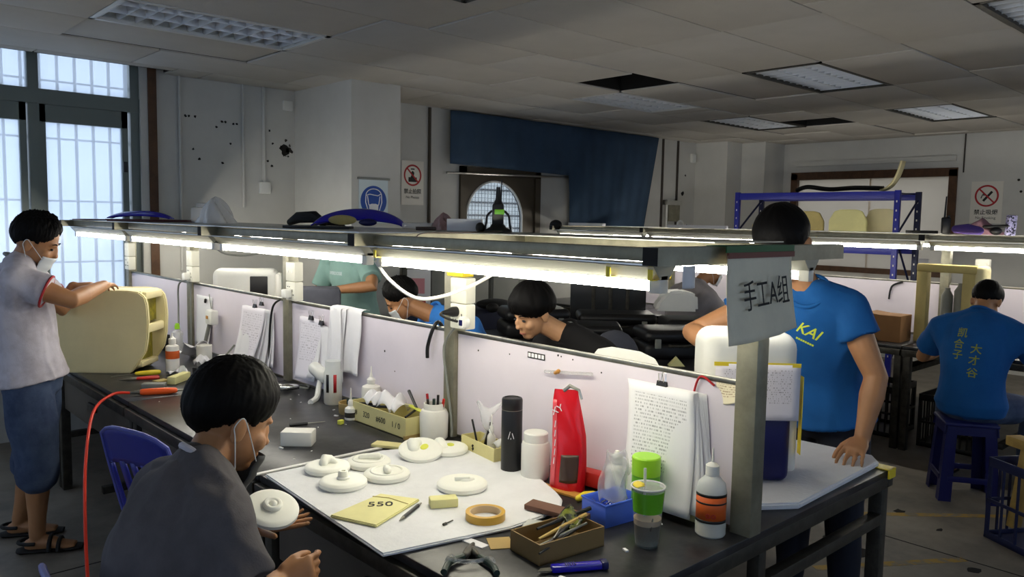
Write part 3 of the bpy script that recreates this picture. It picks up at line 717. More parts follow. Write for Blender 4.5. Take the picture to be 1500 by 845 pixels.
def face_mask(parent, M, m, drop=0.0, tilt=0.0, loops=True):
    def fn(u, v):
        a = (u-.5)*2.3; z = -.012-.095*v+(-.012 if abs(u-.5) > .3 else 0)*0
        r = .088-.02*abs(v-.45)-(.004 if v > .9 else 0)
        x = .036+.072*math.cos(a)*(1.0-.25*max(0, v-.5)); y = .073*math.sin(a)*(1-.12*v)
        p = V((x-tilt*v*.05, y, z-drop)); p.x += .006*math.sin(v*14)*.3; return M@p
    b = B(); b.grid(fn, 18, 10); o = b.obj('face_mask', m, parent, 60, solid=.002)
    if loops:
        for s in (-1, 1):
            b = B(); e = [(.036+.072*math.cos(1.15), s*.073*math.sin(1.15), -.025-drop), (.02, s*.083, -.005-drop*.3), (-.012, s*.093, .012), (-.024, s*.09, -.012), (-.012, s*.087, -.036), (.02, s*.08, -.07-drop*.8), (.04, s*.066, -.098-drop)]
            b.tube([M@p for p in spline(e, 5)], .0015, 6); b.obj('ear_loop', 'mask_white', o)
    return o
def eyes(parent, M, mouth=True):
    if mouth: b = B(); b.tube([M@V(p) for p in ((.086, .022, -.072), (.0945, .008, -.0705), (.0945, -.008, -.0705), (.086, -.022, -.072))], [.002, .004, .004, .002], 8); b.obj('lips', mat('lip', (150, 84, 70), .5), parent)
    for s in (-1, 1):
        b = B(); b.ball((.084, s*.032, -.006), (.006, .013, .0055), M, 2); b.obj('eye', 'black_plastic', parent)
        b = B(); b.tube([M@V(p) for p in ((.0935, s*.014, .018), (.0925, s*.03, .024), (.082, s*.05, .018))], [.002, .0032, .0015], 6); b.obj('eyebrow', 'hair', parent)
def person(label, root, P, look):
    """P: world coordinates of joints; look: clothing"""
    rt_ = T('person', label, 'person', root); R = V(root)
    g = {k: (V(v)-R if not isinstance(v, dict) else v) for k, v in P.items() if k not in ('head_f', 'head_u', 'fwd', 'handL', 'handR', 'toe', 'footrot')}
    skin = look.get('skin', 'skin'); hk = look.get('hk', 1.0); vox = look.get('vox', .006); bulk = look.get('bulk', 1.0)
    fwd = V(P['fwd']).normalized(); 
    def torso(b, inf, z_lo=0, top=True, flare=0):
        hl = (g['hipL']-g['hipR']).normalized(); sl = (g['shL']-g['shR']).normalized()
        pts = [g['pelvis'], g['waist'], g['chest'], g['neck']]; sp = spline(pts, 4); n = len(sp); secs = []
        hw = [.168, .162, .152, .147, .146, .152, .162, .172, .178, .178, .165, .125, .072]; hd = [.118, .118, .113, .108, .106, .109, .114, .118, .118, .112, .098, .082, .066]
        for i, p in enumerate(sp):
            q = i/(n-1); tg = (sp[min(i+1, n-1)]-sp[max(i-1, 0)]).normalized(); l = (hl*(1-q)+sl*q); l = (l-tg*l.dot(tg)).normalized(); f = l.cross(tg).normalized()
            if f.dot(fwd) < 0: f = -f
            e = inf+flare*(1-q)
            secs.append((p, l*(hw[i]*bulk+e), f*(hd[i]*bulk+e)))
        p0, a0, b0 = secs[0]; tg = (sp[0]-sp[1]).normalized()
        low = [(p0+tg*.10, a0*.55, b0*.55), (p0+tg*.06, a0*.92, b0*.92)] if not look.get('hem') or inf == 0 else [(p0+tg*look['hem'], a0*1.03, b0*1.05)]
        b.loft(low+secs, 28)
        for s in ('L', 'R'):
            b.limb([g['neck']+(g['sh'+s]-g['neck'])*.15+(g['neck']-g['chest']).normalized()*.005, g['sh'+s]+V((0, 0, .004))], [.062+inf*.7, .062+inf], 14)
            b.limb([g['chest']+(g['sh'+s]-g['neck'])*.45, g['sh'+s]], [.085+inf, .064+inf], 14)
    # body: one continuous mesh
    b = B(); torso(b, 0)
    hf, hu = P['head_f'], P.get('head_u', (0, 0, 1))
    M = head_shapes(b, g['head'], hf, hu, hk)
    b.limb([g['neck']-(g['neck']-g['chest']).normalized()*.03, g['neck']+(M@V((-.018, 0, -.07))-g['neck'])*.5, M@V((-.012, 0, -.05))], [.062, .053, .055], 14)
    for s in ('L', 'R'):
        a, e, w = g['sh'+s], g['el'+s], g['wr'+s]
        b.limb([a, a+(e-a)*.35, a+(e-a)*.8, e, e+(w-e)*.3, e+(w-e)*.7, w], [.054*bulk, .052*bulk, .043*bulk, .041*bulk, .043*bulk, .034, .028], 14)
        h = P.get('hand'+s)
        if h: add_hand(b, w, **h)
        else: add_hand(b, w, (w-e), fwd.cross(w-e), 1 if s == 'L' else -1)
        a, e, w = g['hip'+s], g['kn'+s], g['an'+s]
        b.limb([a, a+(e-a)*.4, a+(e-a)*.85, e, e+(w-e)*.3, e+(w-e)*.75, w], [.088, .08, .06, .056, .058, .04, .036], 14)
        toe = V(P.get('toe', P['fwd'])).normalized(); toe.z = 0; fl = V((-toe.y, toe.x, 0))
        b.loft([(w+V((0, 0, -.045))-toe*.055, fl*.02, V((0, 0, .02))), (w+V((0, 0, -.045))-toe*.03, fl*.032, V((0, 0, .032))), (w+V((0, 0, -.04))+toe*.05, fl*.038, V((0, 0, .036))), (w+V((0, 0, -.058))+toe*.12, fl*.044, V((0, 0, .02))), (w+V((0, 0, -.062))+toe*.17, fl*.034, V((0, 0, .014)))], 14)
    mesh_obj('body', remeshed(b, vox, 4, .5), skin, rt_)
    # shirt
    b = B(); torso(b, look.get('inf', .016), flare=look.get('flare', .012))
    for s in ('L', 'R'):
        a, e = g['sh'+s], g['el'+s]; fr = look.get('sleeve', .62); q = a+(e-a)*fr; dd = (e-a).normalized()
        ax = dd.orthogonal().normalized(); ay = dd.cross(ax)
        secs = [(a-dd*.06, ax*.05, ay*.05), (a-dd*.03, ax*.068, ay*.068), (a, ax*.074*bulk, ay*.074*bulk), (a+(q-a)*.5, ax*.073*bulk, ay*.073*bulk), (q, ax*.072*bulk+ax*.004, ay*.076*bulk)]
        b.loft(secs, 20)
    sh = mesh_obj('shirt', remeshed(b, look.get('svox', .008), 3, .5, look.get('fold', .010), look.get('fscale', 5)), look['shirt'], rt_)
    # collar ring
    tg = (g['neck']-g['chest']).normalized(); sl = (g['shL']-g['shR']).normalized(); f = sl.cross(tg)
    f = f if f.dot(fwd) > 0 else -f
    c = g['neck']+tg*.026+f*.006
    b = B(); b.tube([c+sl*.070*math.cos(2*PI*k/24)+f*.068*math.sin(2*PI*k/24)-tg*.022*math.sin(2*PI*k/24) for k in range(24)], .009, 8, closed=True); b.obj('collar', look.get('collar', look['shirt']), sh)
    if look.get('cuff'):
        for s in ('L', 'R'):
            a, e = g['sh'+s], g['el'+s]; q = a+(e-a)*(look.get('sleeve', .62)-.01); dd = (e-a).normalized(); ax = dd.orthogonal().normalized(); ay = dd.cross(ax)
            b = B(); b.tube([q+ax*.075*math.cos(2*PI*k/20)+ay*.078*math.sin(2*PI*k/20) for k in range(20)], .006, 6, closed=True); b.obj('cuff', look['cuff'], sh)
    # trousers
    b = B(); hl = (g['hipL']-g['hipR']).normalized(); fb = look.get('trouser', 1.85)
    b.loft([(g['pelvis']+V((0, 0, .1)), hl*.158, fwd*.118), (g['pelvis'], hl*.182, fwd*.134), (g['pelvis']-V((0, 0, .07)), hl*.175, fwd*.125), (g['pelvis']-V((0, 0, .11)), hl*.12, fwd*.09)], 24)
    for s in ('L', 'R'):
        a, e, w = g['hip'+s], g['kn'+s], g['an'+s]; wide = look.get('leg', 0)
        if fb <= 1.2: q = e+(w-e)*(fb-1); b.limb([a, a+(e-a)*.5, e, q], [.104, .098+wide, .084+wide, .086+wide], 16)
        else: q = e+(w-e)*(fb-1); b.limb([a, a+(e-a)*.5, e, e+(w-e)*.4, q], [.104, .096, .074, .068, .056], 16)
    mesh_obj('trousers', remeshed(b, .009, 3, .5, .008, 6), look.get('pants', 'denim'), rt_)
    for s in ('L', 'R'):
        w = g['an'+s]; toe = V(P.get('toe', P['fwd'])).normalized(); toe.z = 0; fl = V((-toe.y, toe.x, 0)); z0 = V((w.x, w.y, 0))
        b = B()
        b.loft([(z0+V((0, 0, .012))-toe*.09, fl*.02, V((0, 0, .01))), (z0+V((0, 0, .012))-toe*.07, fl*.04, V((0, 0, .012))), (z0+V((0, 0, .012))+toe*.06, fl*.044, V((0, 0, .012))), (z0+V((0, 0, .012))+toe*.16, fl*.048, V((0, 0, .012))), (z0+V((0, 0, .012))+toe*.2, fl*.03, V((0, 0, .01)))], 16)
        if not look.get('sandal'):
            b.loft([(z0+V((0, 0, .05))-toe*.085, fl*.03, V((0, 0, .03))), (z0+V((0, 0, .055))-toe*.04, fl*.044, V((0, 0, .042))), (z0+V((0, 0, .048))+toe*.08, fl*.046, V((0, 0, .034))), (z0+V((0, 0, .035))+toe*.17, fl*.044, V((0, 0, .022))), (z0+V((0, 0, .028))+toe*.2, fl*.03, V((0, 0, .012)))], 16)
        else:
            for q, r_, h_ in ((.10, .052, .034), (.06, .05, .045)):
                b.tube([z0+toe*q+fl*r_*math.cos(a)+V((0, 0, .012+h_*1.35*math.sin(a))) for a in [PI*i/10 for i in range(11)]], .011, 6)
            b.tube([z0-toe*.075*math.sin(a)*1.1+fl*.047*math.cos(a)+V((0, 0, .055)) for a in [PI*i/10 for i in range(11)]], .009, 6)
        b.obj('sandal' if look.get('sandal') else 'shoe', 'shoe', rt_)
    hair(rt_, M, look['hair'])
    if look.get('mask'): face_mask(rt_, M, *look['mask'])
    if look.get('eyes'): eyes(rt_, M, not look.get('mask'))
    return rt_, M, sh
LOOKBACK = (.62, .12, -.62, .06, .05)
# 1 seated man in front
pm, Mh, sh = person('seated man from behind in dark grey T-shirt holding a white disc', (.66, 1.95, 0), dict(fwd=(1, .05, 0),
    pelvis=(.655, 1.95, .545), waist=(.65, 1.95, .70), chest=(.675, 1.95, .845), neck=(.755, 1.97, 1.012), head=(.862, 2.03, 1.122), head_f=(.86, -.02, -.36), head_u=(.36, 0, .9),
    shL=(.72, 2.14, .925), shR=(.72, 1.765, .935), elL=(.74, 2.29, .725), elR=(.76, 1.665, .74), wrL=(.985, 2.165, .742), wrR=(.885, 1.815, .738),
    hipL=(.68, 2.04, .52), hipR=(.68, 1.86, .52), knL=(1.07, 2.08, .50), knR=(1.07, 1.82, .50), anL=(1.03, 2.08, .085), anR=(1.03, 1.82, .085),
    handL=dict(d=(.86, -.45, .12), palm=(-.1, -.05, 1), side=1, curl=(.05, .03, .05, .1), spread=.14, thumb=1.6, thumb_curl=.0),
    handR=dict(d=(.85, -.22, .12), palm=(.35, .85, -.25), side=1, curl=(.62, .85, .95, 1.0), spread=.02, thumb=.35, thumb_curl=.35)),
    dict(shirt='tee_grey', hair=(.45, -.32, -1.05, .17, .07), mask=('mask_black', .05, .2), pants='trouser_dark', sleeve=.62, vox=.0048, svox=.007, skin='skin', fold=.020, collar='tee_white', hk=1.15, bulk=1.0))
# 2 standing man at the left
person('standing man in pale lavender T-shirt and denim shorts pressing on the cream machine shell', (.88, 4.40, 0), dict(fwd=(.86, -.5, 0), toe=(.9, -.45, 0),
    pelvis=(.88, 4.40, .86), waist=(.86, 4.41, 1.02), chest=(.84, 4.43, 1.21), neck=(.845, 4.41, 1.405), head=(.905, 4.36, 1.515), head_f=(.85, -.42, -.38), head_u=(.3, -.2, .9),
    shL=(.93, 4.60, 1.33), shR=(.80, 4.24, 1.335), elL=(1.10, 4.75, 1.14), elR=(1.00, 4.15, 1.245), wrL=(1.15, 4.72, 1.26), wrR=(1.22, 4.42, 1.285),
    hipL=(.92, 4.48, .84), hipR=(.84, 4.32, .84), knL=(.90, 4.53, .46), knR=(.87, 4.30, .46), anL=(.84, 4.60, .085), anR=(.86, 4.32, .085),
    handL=dict(d=(.7, -.3, .1), palm=(0, 0, -1), side=-1), handR=dict(d=(.45, .88, -.1), palm=(.2, 0, -1), side=1, curl=(.18, .18, .2, .25), thumb=.8)),
    dict(shirt='tee_white', hair=(.40, -.22, -.85, .13, .20), mask=('mask_white', .03, .3), pants='denim', trouser=1.18, leg=.012, eyes=True, sandal=True, sleeve=.55, cuff='sign_red', collar='rubber_grey', fold=.012, hem=.02, hk=1.03, bulk=1.04))
# 3 standing man at the right of the post
pk, Mk, shk = person('standing man in bright blue T-shirt behind the paper sign', (3.16, 1.52, 0), dict(fwd=(-1, -.22, 0),
    pelvis=(3.16, 1.50, .90), waist=(3.13, 1.51, 1.06), chest=(3.07, 1.50, 1.23), neck=(2.955, 1.475, 1.385), head=(2.86, 1.55, 1.585), head_f=(-.80, -.15, -.55), head_u=(-.5, 0, .8),
    shL=(3.02, 1.355, 1.335), shR=(2.98, 1.71, 1.325), elL=(3.02, 1.235, 1.09), elR=(2.80, 1.91, 1.20), wrL=(2.925, 1.235, .868), wrR=(2.60, 1.66, 1.20),
    hipL=(3.16, 1.41, .86), hipR=(3.16, 1.59, .86), knL=(3.16, 1.39, .47), knR=(3.17, 1.61, .47), anL=(3.18, 1.38, .085), anR=(3.18, 1.62, .085),
    handL=dict(d=(-.9, -.12, -.22), palm=(-.22, 0, -.95), side=-1, curl=(.26, .26, .28, .3), spread=.12, thumb=.7, k=1.05), handR=dict(d=(-.8, -.6, 0), palm=(0, 0, -1), side=1)),
    dict(shirt='tee_blue', hair=(.12, -.25, -.8, .15, .015), pants='trouser_dark', sleeve=.42, bulk=1.08, fold=.014, vox=.0055, skin='skin', hem=.04, hk=1.15, eyes=True))
# 4 black T-shirt
person('young man in black T-shirt looking down over the near partition panel', (3.22, 2.77, 0), dict(fwd=(-1, .05, 0),
    pelvis=(3.22, 2.76, .56), waist=(3.19, 2.76, .72), chest=(3.10, 2.76, .90), neck=(2.96, 2.77, 1.075), head=(2.80, 2.87, 1.195), head_f=(-.90, .12, -.36), head_u=(-.3, 0, .9),
    shL=(3.0, 2.56, .99), shR=(3.0, 2.97, .99), elL=(2.95, 2.48, .80), elR=(2.95, 3.06, .80), wrL=(2.70, 2.58, .83), wrR=(2.70, 2.96, .83),
    hipL=(3.2, 2.67, .53), hipR=(3.2, 2.85, .53), knL=(3.08, 2.64, .50), knR=(3.08, 2.88, .50), anL=(3.1, 2.64, .085), anR=(3.1, 2.88, .085)),
    dict(shirt='tee_black', hair=(-.06, -.42, -.8, .28, .0), pants='trouser_dark', eyes=True, skin='skin_light', hk=1.08, vox=.005))
# 5 blue shirt bent over
person('man in light blue T-shirt with face mask bent low behind the partition', (3.2, 3.86, 0), dict(fwd=(-1, .3, 0),
    pelvis=(3.25, 3.80, .56), waist=(3.22, 3.80, .72), chest=(3.10, 3.82, .90), neck=(2.93, 3.85, 1.07), head=(2.77, 3.98, 1.165), head_f=(-.72, .45, -.55), head_u=(-.5, .3, .8),
    shL=(3.02, 3.64, 1.01), shR=(3.02, 4.04, .99), elL=(2.97, 3.56, .80), elR=(2.95, 4.12, .80), wrL=(2.72, 3.72, .83), wrR=(2.72, 4.08, .83),
    hipL=(3.22, 3.71, .53), hipR=(3.22, 3.89, .53), knL=(3.08, 3.68, .50), knR=(3.08, 3.92, .50), anL=(3.1, 3.68, .085), anR=(3.1, 3.92, .085)),
    dict(shirt='tee_lightblue', hair=(.42, -.2, -.8, .14, .14), pants='trouser_dark', mask=('mask_white', .01, 0), eyes=True, vox=.006, hk=1.02))
# 6 teal shirt standing
pt, Mt, sht = person('standing man in pale teal T-shirt with white lettering behind the rack', (3.2, 5.25, 0), dict(fwd=(-.95, -.3, 0),
    pelvis=(3.24, 5.24, .86), waist=(3.22, 5.24, 1.02), chest=(3.19, 5.24, 1.19), neck=(3.13, 5.25, 1.385), head=(3.05, 5.27, 1.50), head_f=(-.85, -.1, -.5), head_u=(-.4, 0, .9),
    shL=(3.17, 5.03, 1.32), shR=(3.12, 5.46, 1.31), elL=(3.10, 4.80, 1.17), elR=(3.05, 5.52, 1.04), wrL=(2.93, 5.06, 1.13), wrR=(2.85, 5.4, 1.0),
    hipL=(3.24, 5.15, .83), hipR=(3.24, 5.33, .83), knL=(3.24, 5.14, .46), knR=(3.24, 5.34, .46), anL=(3.26, 5.14, .085), anR=(3.26, 5.34, .085)),
    dict(shirt='tee_teal', hair=(.32, -.2, -.8, .14, .12), pants='trouser_dark', eyes=True, skin='skin', sleeve=.7, flare=.03, vox=.007))
# 7 grey shirt at the far row
person('man in stone grey T-shirt and mask turned away at the far bench', (5.5, 3.78, 0), dict(fwd=(.92, -.38, 0),
    pelvis=(5.42, 3.80, .60), waist=(5.42, 3.80, .76), chest=(5.45, 3.79, .95), neck=(5.54, 3.76, 1.14), head=(5.66, 3.70, 1.28), head_f=(.78, -.55, -.35), head_u=(.3, -.2, .9),
    shL=(5.58, 3.97, 1.06), shR=(5.44, 3.57, 1.06), elL=(5.75, 4.05, .86), elR=(5.60, 3.47, .86), wrL=(5.97, 3.92, .85), wrR=(5.87, 3.52, .85),
    hipL=(5.46, 3.88, .57), hipR=(5.42, 3.71, .57), knL=(5.85, 3.83, .55), knR=(5.82, 3.60, .55), anL=(5.78, 3.83, .085), anR=(5.76, 3.62, .085)),
    dict(shirt='tee_stone', hair=(.45, -.2, -.75, .10, .05), pants='trouser_dark', mask=('mask_white', .01, 0), vox=.008))
# 8 seated blue man at the far row
ps_, Ms, shs = person('seated man in blue T-shirt with yellow calligraphy on his back', (5.36, 1.60, 0), dict(fwd=(1, .02, 0),
    pelvis=(5.36, 1.61, .585), waist=(5.36, 1.61, .74), chest=(5.39, 1.61, .93), neck=(5.47, 1.62, 1.105), head=(5.59, 1.63, 1.20), head_f=(.75, .02, -.6), head_u=(.6, 0, .8),
    shL=(5.44, 1.83, 1.02), shR=(5.44, 1.40, 1.01), elL=(5.58, 1.985, .80), elR=(5.58, 1.26, .80), wrL=(5.84, 1.92, .84), wrR=(5.84, 1.36, .84),
    hipL=(5.40, 1.71, .56), hipR=(5.40, 1.51, .56), knL=(5.72, 1.86, .54), knR=(5.72, 1.36, .54), anL=(5.68, 1.84, .085), anR=(5.68, 1.38, .085)),
    dict(shirt='tee_blue', hair=(.45, -.25, -.85, .12, .03), pants='denim', vox=.008, bulk=1.06, sleeve=.66))
# ================================================================== things on the near benches
ZF = .792
def simple(name, b, m, label, cat, **k): return tag(b.obj(name, m, **k), label, cat)
# foam sheet
poly = [(1.165, 2.471), (1.111, 1.679), (1.30, 1.638), (1.492, 1.597), (1.62, 1.598), (1.71, 1.615), (1.765, 1.66), (1.80, 1.72), (1.847, 1.83), (1.88, 2.103), (1.885, 2.265), (1.76, 2.40), (1.622, 2.455), (1.372, 2.466)]
b = B(); b.prism(poly, ZT+.001, ZF, bev=.004); fs = simple('foam_sheet', b, 'epe', 'large white foam sheet lying on the near bench', 'foam sheet')
def disc(loc, rz, kind, label, r=.077, tilt=(0, 0), h=.024):
    t = T('round_part', label, 'round part', loc, rz, 'white round parts'); t.rotation_euler = (tilt[0], tilt[1], rz)
    b = B(); b.lathe([(0, 0), (r-.006, 0), (r, .006), (r, h-.008), (r-.006, h-.002), (r-.016, h), (0, h)], n=40); b.obj('plate', 'disc_white', t)
    if kind == 'knob':
        b = B(); b.limb([(-.015, .005, h+.006), (.0, .012, h+.014), (.018, .004, h+.010), (.022, -.014, h+.004)], [.015, .018, .015, .01], 12); b.obj('knob', 'disc_white', t)
    elif kind == 'ring':
        b = B(); b.tube([(.02*math.cos(a), .02*math.sin(a), h+.006) for a in [2*PI*i/20 for i in range(20)]], .0085, 10, closed=True); b.ball((.002, 0, h+.004), (.013, .013, .013)); b.obj('ring_boss', 'disc_white', t)
    elif kind == 'post':
        b = B(); b.lathe([(0, h-.002), (.017, h-.002), (.017, h+.018), (.014, h+.026), (.008, h+.026), (.006, h+.012), (0, h+.012)], n=20); b.ball((0, 0, h+.003), (.022, .022, .008)); b.obj('post_boss', 'disc_white', t)
    elif kind == 'bar':
        b = B(); b.limb([(-.032, -.006, h+.01), (0, 0, h+.008), (.028, .006, h+.003)], [.012, .011, .008], 12); b.obj('bar_boss', 'disc_white', t)
        b = B(); b.tube([(.052*math.cos(a), .052*math.sin(a), h-.001) for a in [2*PI*i/30 for i in range(30)]], .005, 8, closed=True); b.obj('rim_ring', 'disc_white', t)
    elif kind == 'fin':
        b = B(); b.box((0, 0, h+.006), (.05, .012, .016), .004); b.ball((.012, .012, h-.001), (.03, .024, .012)); b.obj('fin', 'disc_white', t)
    elif kind == 'putty':
        b = B(); b.limb([(-.02, .02, h), (.0, .03, h+.008), (.02, .02, h)], [.02, .024, .018], 12); b.obj('knob', 'disc_white', t)
        b = B(); b.ball((.006, -.012, h), (.022, .014, .003)); b.obj('putty_smear', 'putty_yellow', t)
    return t
disc((1.345, 2.37, ZF), .3, 'knob', 'white round part with a comma shaped knob, far left on the foam sheet')
disc((1.306, 2.202, ZF), 0, 'post', 'white round part with a small hollow post, nearest to the seated man on the sheet')
disc((1.485, 2.333, ZF), 2.2, 'bar', 'white round part with a raised bar, farthest of the four clustered at left')
disc((1.46, 2.181, ZF), .9, 'bar', 'white round part with a raised bar, right one of the four at left')
disc((1.80, 2.288, ZF), 1.0, 'putty', 'white round part with yellow putty lying flat under the tilted one')
disc((1.685, 2.30, ZF+.014), .6, 'putty', 'tilted white round part with yellow putty leaning on another near the pale box', tilt=(.10, -.22), r=.08)
disc((1.589, 1.941, ZF), -.6, 'fin', 'white round part with a thin fin, alone in the middle of the foam sheet', r=.082)
disc((1.015, 2.115, .800), .4, 'ring', 'white round part with a ring boss held in the seated man\'s hand', r=.078, tilt=(.40, -.20))
# yellow bag with 550
t = T('foam_pouch', 'flat pale yellow pouch marked 550 on the foam sheet', 'pouch', (1.27, 1.95, ZF))
b = B(); pl = [(-.138, .034), (.074, .094), (.140, -.024), (-.078, -.117)]; b.prism(pl, 0, .009, bev=.003); b.obj('pouch_body', 'foam_yellow', t)
b = B(); b.tube([(.04, .085, .0095), (.07, .04, .0098), (.085, -.04, .0095)], .0014, 6); b.obj('seam', 'cream_dark', t)
text_mesh('marking', '550', .052, 'ink', place((.02, .012, .0098), -.62), t)
# pen, screw, sponge, tape
def rod(name, label, cat, p, q, parts):
    """rod split in parts: list of (t0,t1,r0,r1,material,name)"""
    p, q = V(p), V(q); t = T(name, label, cat, (p.x, p.y, p.z)); d = q-p
    for a, c, r0, r1, m, nm_ in parts: b = B(); b.tube([d*a, d*c], [r0, r1], 10); b.obj(nm_, m, t)
    return t
rod('scriber', 'black pen-like scriber with steel tip beside the 550 pouch', 'tool', (1.264, 1.825, ZF+.006), (1.396, 1.90, ZF+.006), [(0, .18, .001, .0055, 'steel', 'tip'), (.18, .85, .0055, .0055, 'black_plastic', 'barrel'), (.85, 1, .005, .002, 'steel', 'cap')])
rod('bolt', 'small dark screw lying on the foam sheet near the tape roll', 'screw', (1.345, 1.725, ZF+.004), (1.386, 1.733, ZF+.004), [(0, .3, .004, .004, 'dark_steel', 'bolt_head'), (.3, 1, .0022, .0018, 'dark_steel', 'shank')])
b = B(); b.box((0, 0, .014), (.085, .045, .028), .005, M=place((1.442, 1.85, ZF), -.5)); simple('sponge', b, 'foam_yellow', 'small yellow sanding block on the foam sheet', 'block')
t = T('tape_roll', 'roll of amber adhesive tape on the foam sheet', 'tape', (1.474, 1.692, ZF))
b = B(); b.lathe([(.047, 0), (.058, 0), (.058, .022), (.047, .022), (.047, 0)], n=40); b.obj('tape', 'tape_amber', t)
b = B(); b.lathe([(.0435, .0005), (.0468, .0005), (.0468, .0215), (.0435, .0215), (.0435, .0005)], n=40); b.obj('core', 'tape_core', t)
# cream foam block, file and cube on second bench
b = B(); b.box((0, 0, .028), (.12, .075, .056), .004, M=place((1.44, 2.76, ZT), -.75)); simple('foam_block', b, 'milk_plastic', 'pale translucent cream block on the second black bench', 'block')
rod('needle_file', 'thin black handled file lying on the second bench', 'file', (1.535, 3.02, ZT+.006), (1.68, 2.98, ZT+.006), [(0, .5, .007, .006, 'black_plastic', 'handle'), (.5, 1, .0025, .0015, 'steel', 'blade')])
b = B(); b.box((0, 0, .009), (.024, .018, .018), .002, M=place((1.72, 2.92, ZT), .3)); simple('rubber_cube', b, 'putty_yellow', 'tiny yellow cube on the second bench beside the file', 'cube')
# chips and scraps of plaster
q = random.Random(11)
for k in range(46):
    x, y = 1.25+q.random()*.62, (2.55+q.random()*1.3) if k % 3 else (1.18+q.random()*.42)
    if 1.3 < x < 1.62 and 1.3 < y < 1.58: continue
    b = B(); s_ = .003+q.random()*.006; b.box((0, 0, s_*.25), (s_*2.2, s_, s_*.5), 0, M=place((x, y, ZT), q.random()*6)); tag(b.obj('scrap', 'foam_white', smooth=0), 'tiny white plaster scrap scattered on the black benches', 'scrap', 'plaster scraps on the benches')
# numbered tool box on second bench
t = T('tool_box', 'pale yellow open tray box with hand written numbers, full of tools', 'box', (1.86, 2.76, ZT))
def tray(t, lx, ly, h, m, th=.004, names=('side', 'base')):
    b = B(); b.b2((-lx/2, -ly/2, 0), (lx/2, ly/2, th)); b.obj(names[1], m, t)
    for a, c in (((-lx/2, -ly/2, 0), (lx/2, -ly/2+th, h)), ((-lx/2, ly/2-th, 0), (lx/2, ly/2, h)), ((-lx/2, -ly/2+th, 0), (-lx/2+th, ly/2-th, h)), ((lx/2-th, -ly/2+th, 0), (lx/2, ly/2-th, h))):
        b = B(); b.b2(a, c); b.obj(names[0], m, t)
tray(t, .13, .42, .085, 'box_pale')
ML = Matrix(((0, 0, -1, -.0652), (-1, 0, 0, 0), (0, 1, 0, .045), (0, 0, 0, 1)))
for s_, y in (('#', .16), ('320', .08), ('#600', -.03), ('1 / 0', -.14)):
    text_mesh('marking', s_, .034, 'ink', Matrix.Translation((0, y, -.002))@ML, t)
b = B(); b.b2((-.07, -.212, -.0), (.07, -.2, .014)); b.obj('bottom_strip', 'kraft', t)
for p, r_, m, lb in (((1.84, 2.9, .84), .007, 'black_plastic', 'black pen resting in the numbered tray box, left end'), ((1.83, 2.82, .845), .006, 'black_plastic', 'second black pen resting in the numbered tray box')):
    b = B(); b.tube([V(p)+V((-.02, .10, .0)), V(p)+V((.02, -.06, .02))], r_, 8); simple('pen', b, m, lb, 'pen')
b = B(); b.tube([(1.80, 2.56, .868), (1.90, 2.62, .875), (1.93, 2.72, .93)], [.004, .006, .007], 8); simple('marker', b, 'black_plastic', 'long black marker leaning across the right end of the numbered tray box', 'marker')
b = B(); b.box((0, 0, 0), (.03, .16, .004), 0, M=place((1.89, 2.61, .88), -.2, 0, .2)); simple('ruler', b, 'putty_yellow', 'yellow ruler lying across the numbered tray box', 'ruler')
b = B(); b.grid(lambda u, v: V((1.82+.10*v+.02*math.sin(u*5), 2.80-.16*u+.02*v, .862+.05*math.sin(v*3)+.018*math.sin(u*9+v*4))), 14, 10); simple('paper_scrap', b, 'paper', 'crumpled white paper piled in the numbered tray box', 'paper', solid=.001)
b = B(); b.grid(lambda u, v: V((1.83+.07*v, 2.93-.10*u, .865+.035*math.sin(v*2.6)+.012*math.sin(u*11))), 12, 8); simple('paper_scrap', b, 'paper', 'smaller crumpled paper at the left end of the numbered tray box', 'paper', solid=.001)
b = B(); b.box((0, 0, .006), (.055, .14, .012), .002, M=place((1.69, 2.50, ZT+.002), .55)); simple('card_strip', b, 'box_pale', 'pale cardboard strip at the bench seam behind the foam sheet', 'card')
# bottles
def bottle(name, label, loc, prof, m, cap=None, capm=None, extra=None, cat='bottle', n=24, sy=1, rz=0):
    t = T(name, label, cat, loc, rz); b = B(); b.lathe(prof, n=n, sy=sy); b.obj('bottle_body', m, t)
    if cap: b = B(); b.lathe(cap, n=n, sy=sy); b.obj('cap', capm, t)
    for nm_, pr, mm in (extra or []): b = B(); b.lathe(pr, n=n, sy=sy); b.obj(nm_, mm, t)
    return t
def rb(r, h, shoulder, neck, nh): return [(0, 0), (r-.004, 0), (r, .005), (r, h-shoulder), (r*.93, h-shoulder*.55), (neck, h), (neck, h+nh), (0, h+nh)]
def nozzle(z, r, L, tip=.002): return [(0, z), (r, z), (r, z+.016), (r*.75, z+.022), (r*.45, z+.026), (tip*1.6, z+.026+L*.5), (tip, z+.026+L), (0, z+.026+L)]
t = bottle('jar', 'square shouldered white jar crammed with small tools beside the near post', (1.893, 2.495, ZT), [(0, 0), (.05, 0), (.056, .008), (.058, .10), (.05, .118), (.042, .122), (.042, .145), (.037, .145), (.037, .05), (0, .05)], 'milk_plastic', cat='jar')
for k, (m, a, bb, h) in enumerate((('sign_red', -.01, .02, .03), ('red_plastic', .012, -.03, .015), ('black_plastic', .0, .0, .012), ('green_dark', -.012, -.018, .018), ('black_plastic', .02, .012, .02), ('dark_steel', -.02, .0, .014))):
    b = B(); b.tube([(1.893+a, 2.495+bb*.6, ZT+.055), (1.893+a*1.6, 2.495+bb*1.3, ZT+.15+h)], .0055, 8); tag(b.obj('small_tool', m), ['red rod in the white jar, tallest one', 'short red rod in the white jar', 'black rod in the middle of the white jar', 'green rod in the white jar', 'black rod at the far rim of the white jar', 'grey steel rod at the left of the white jar'][k], 'tool')
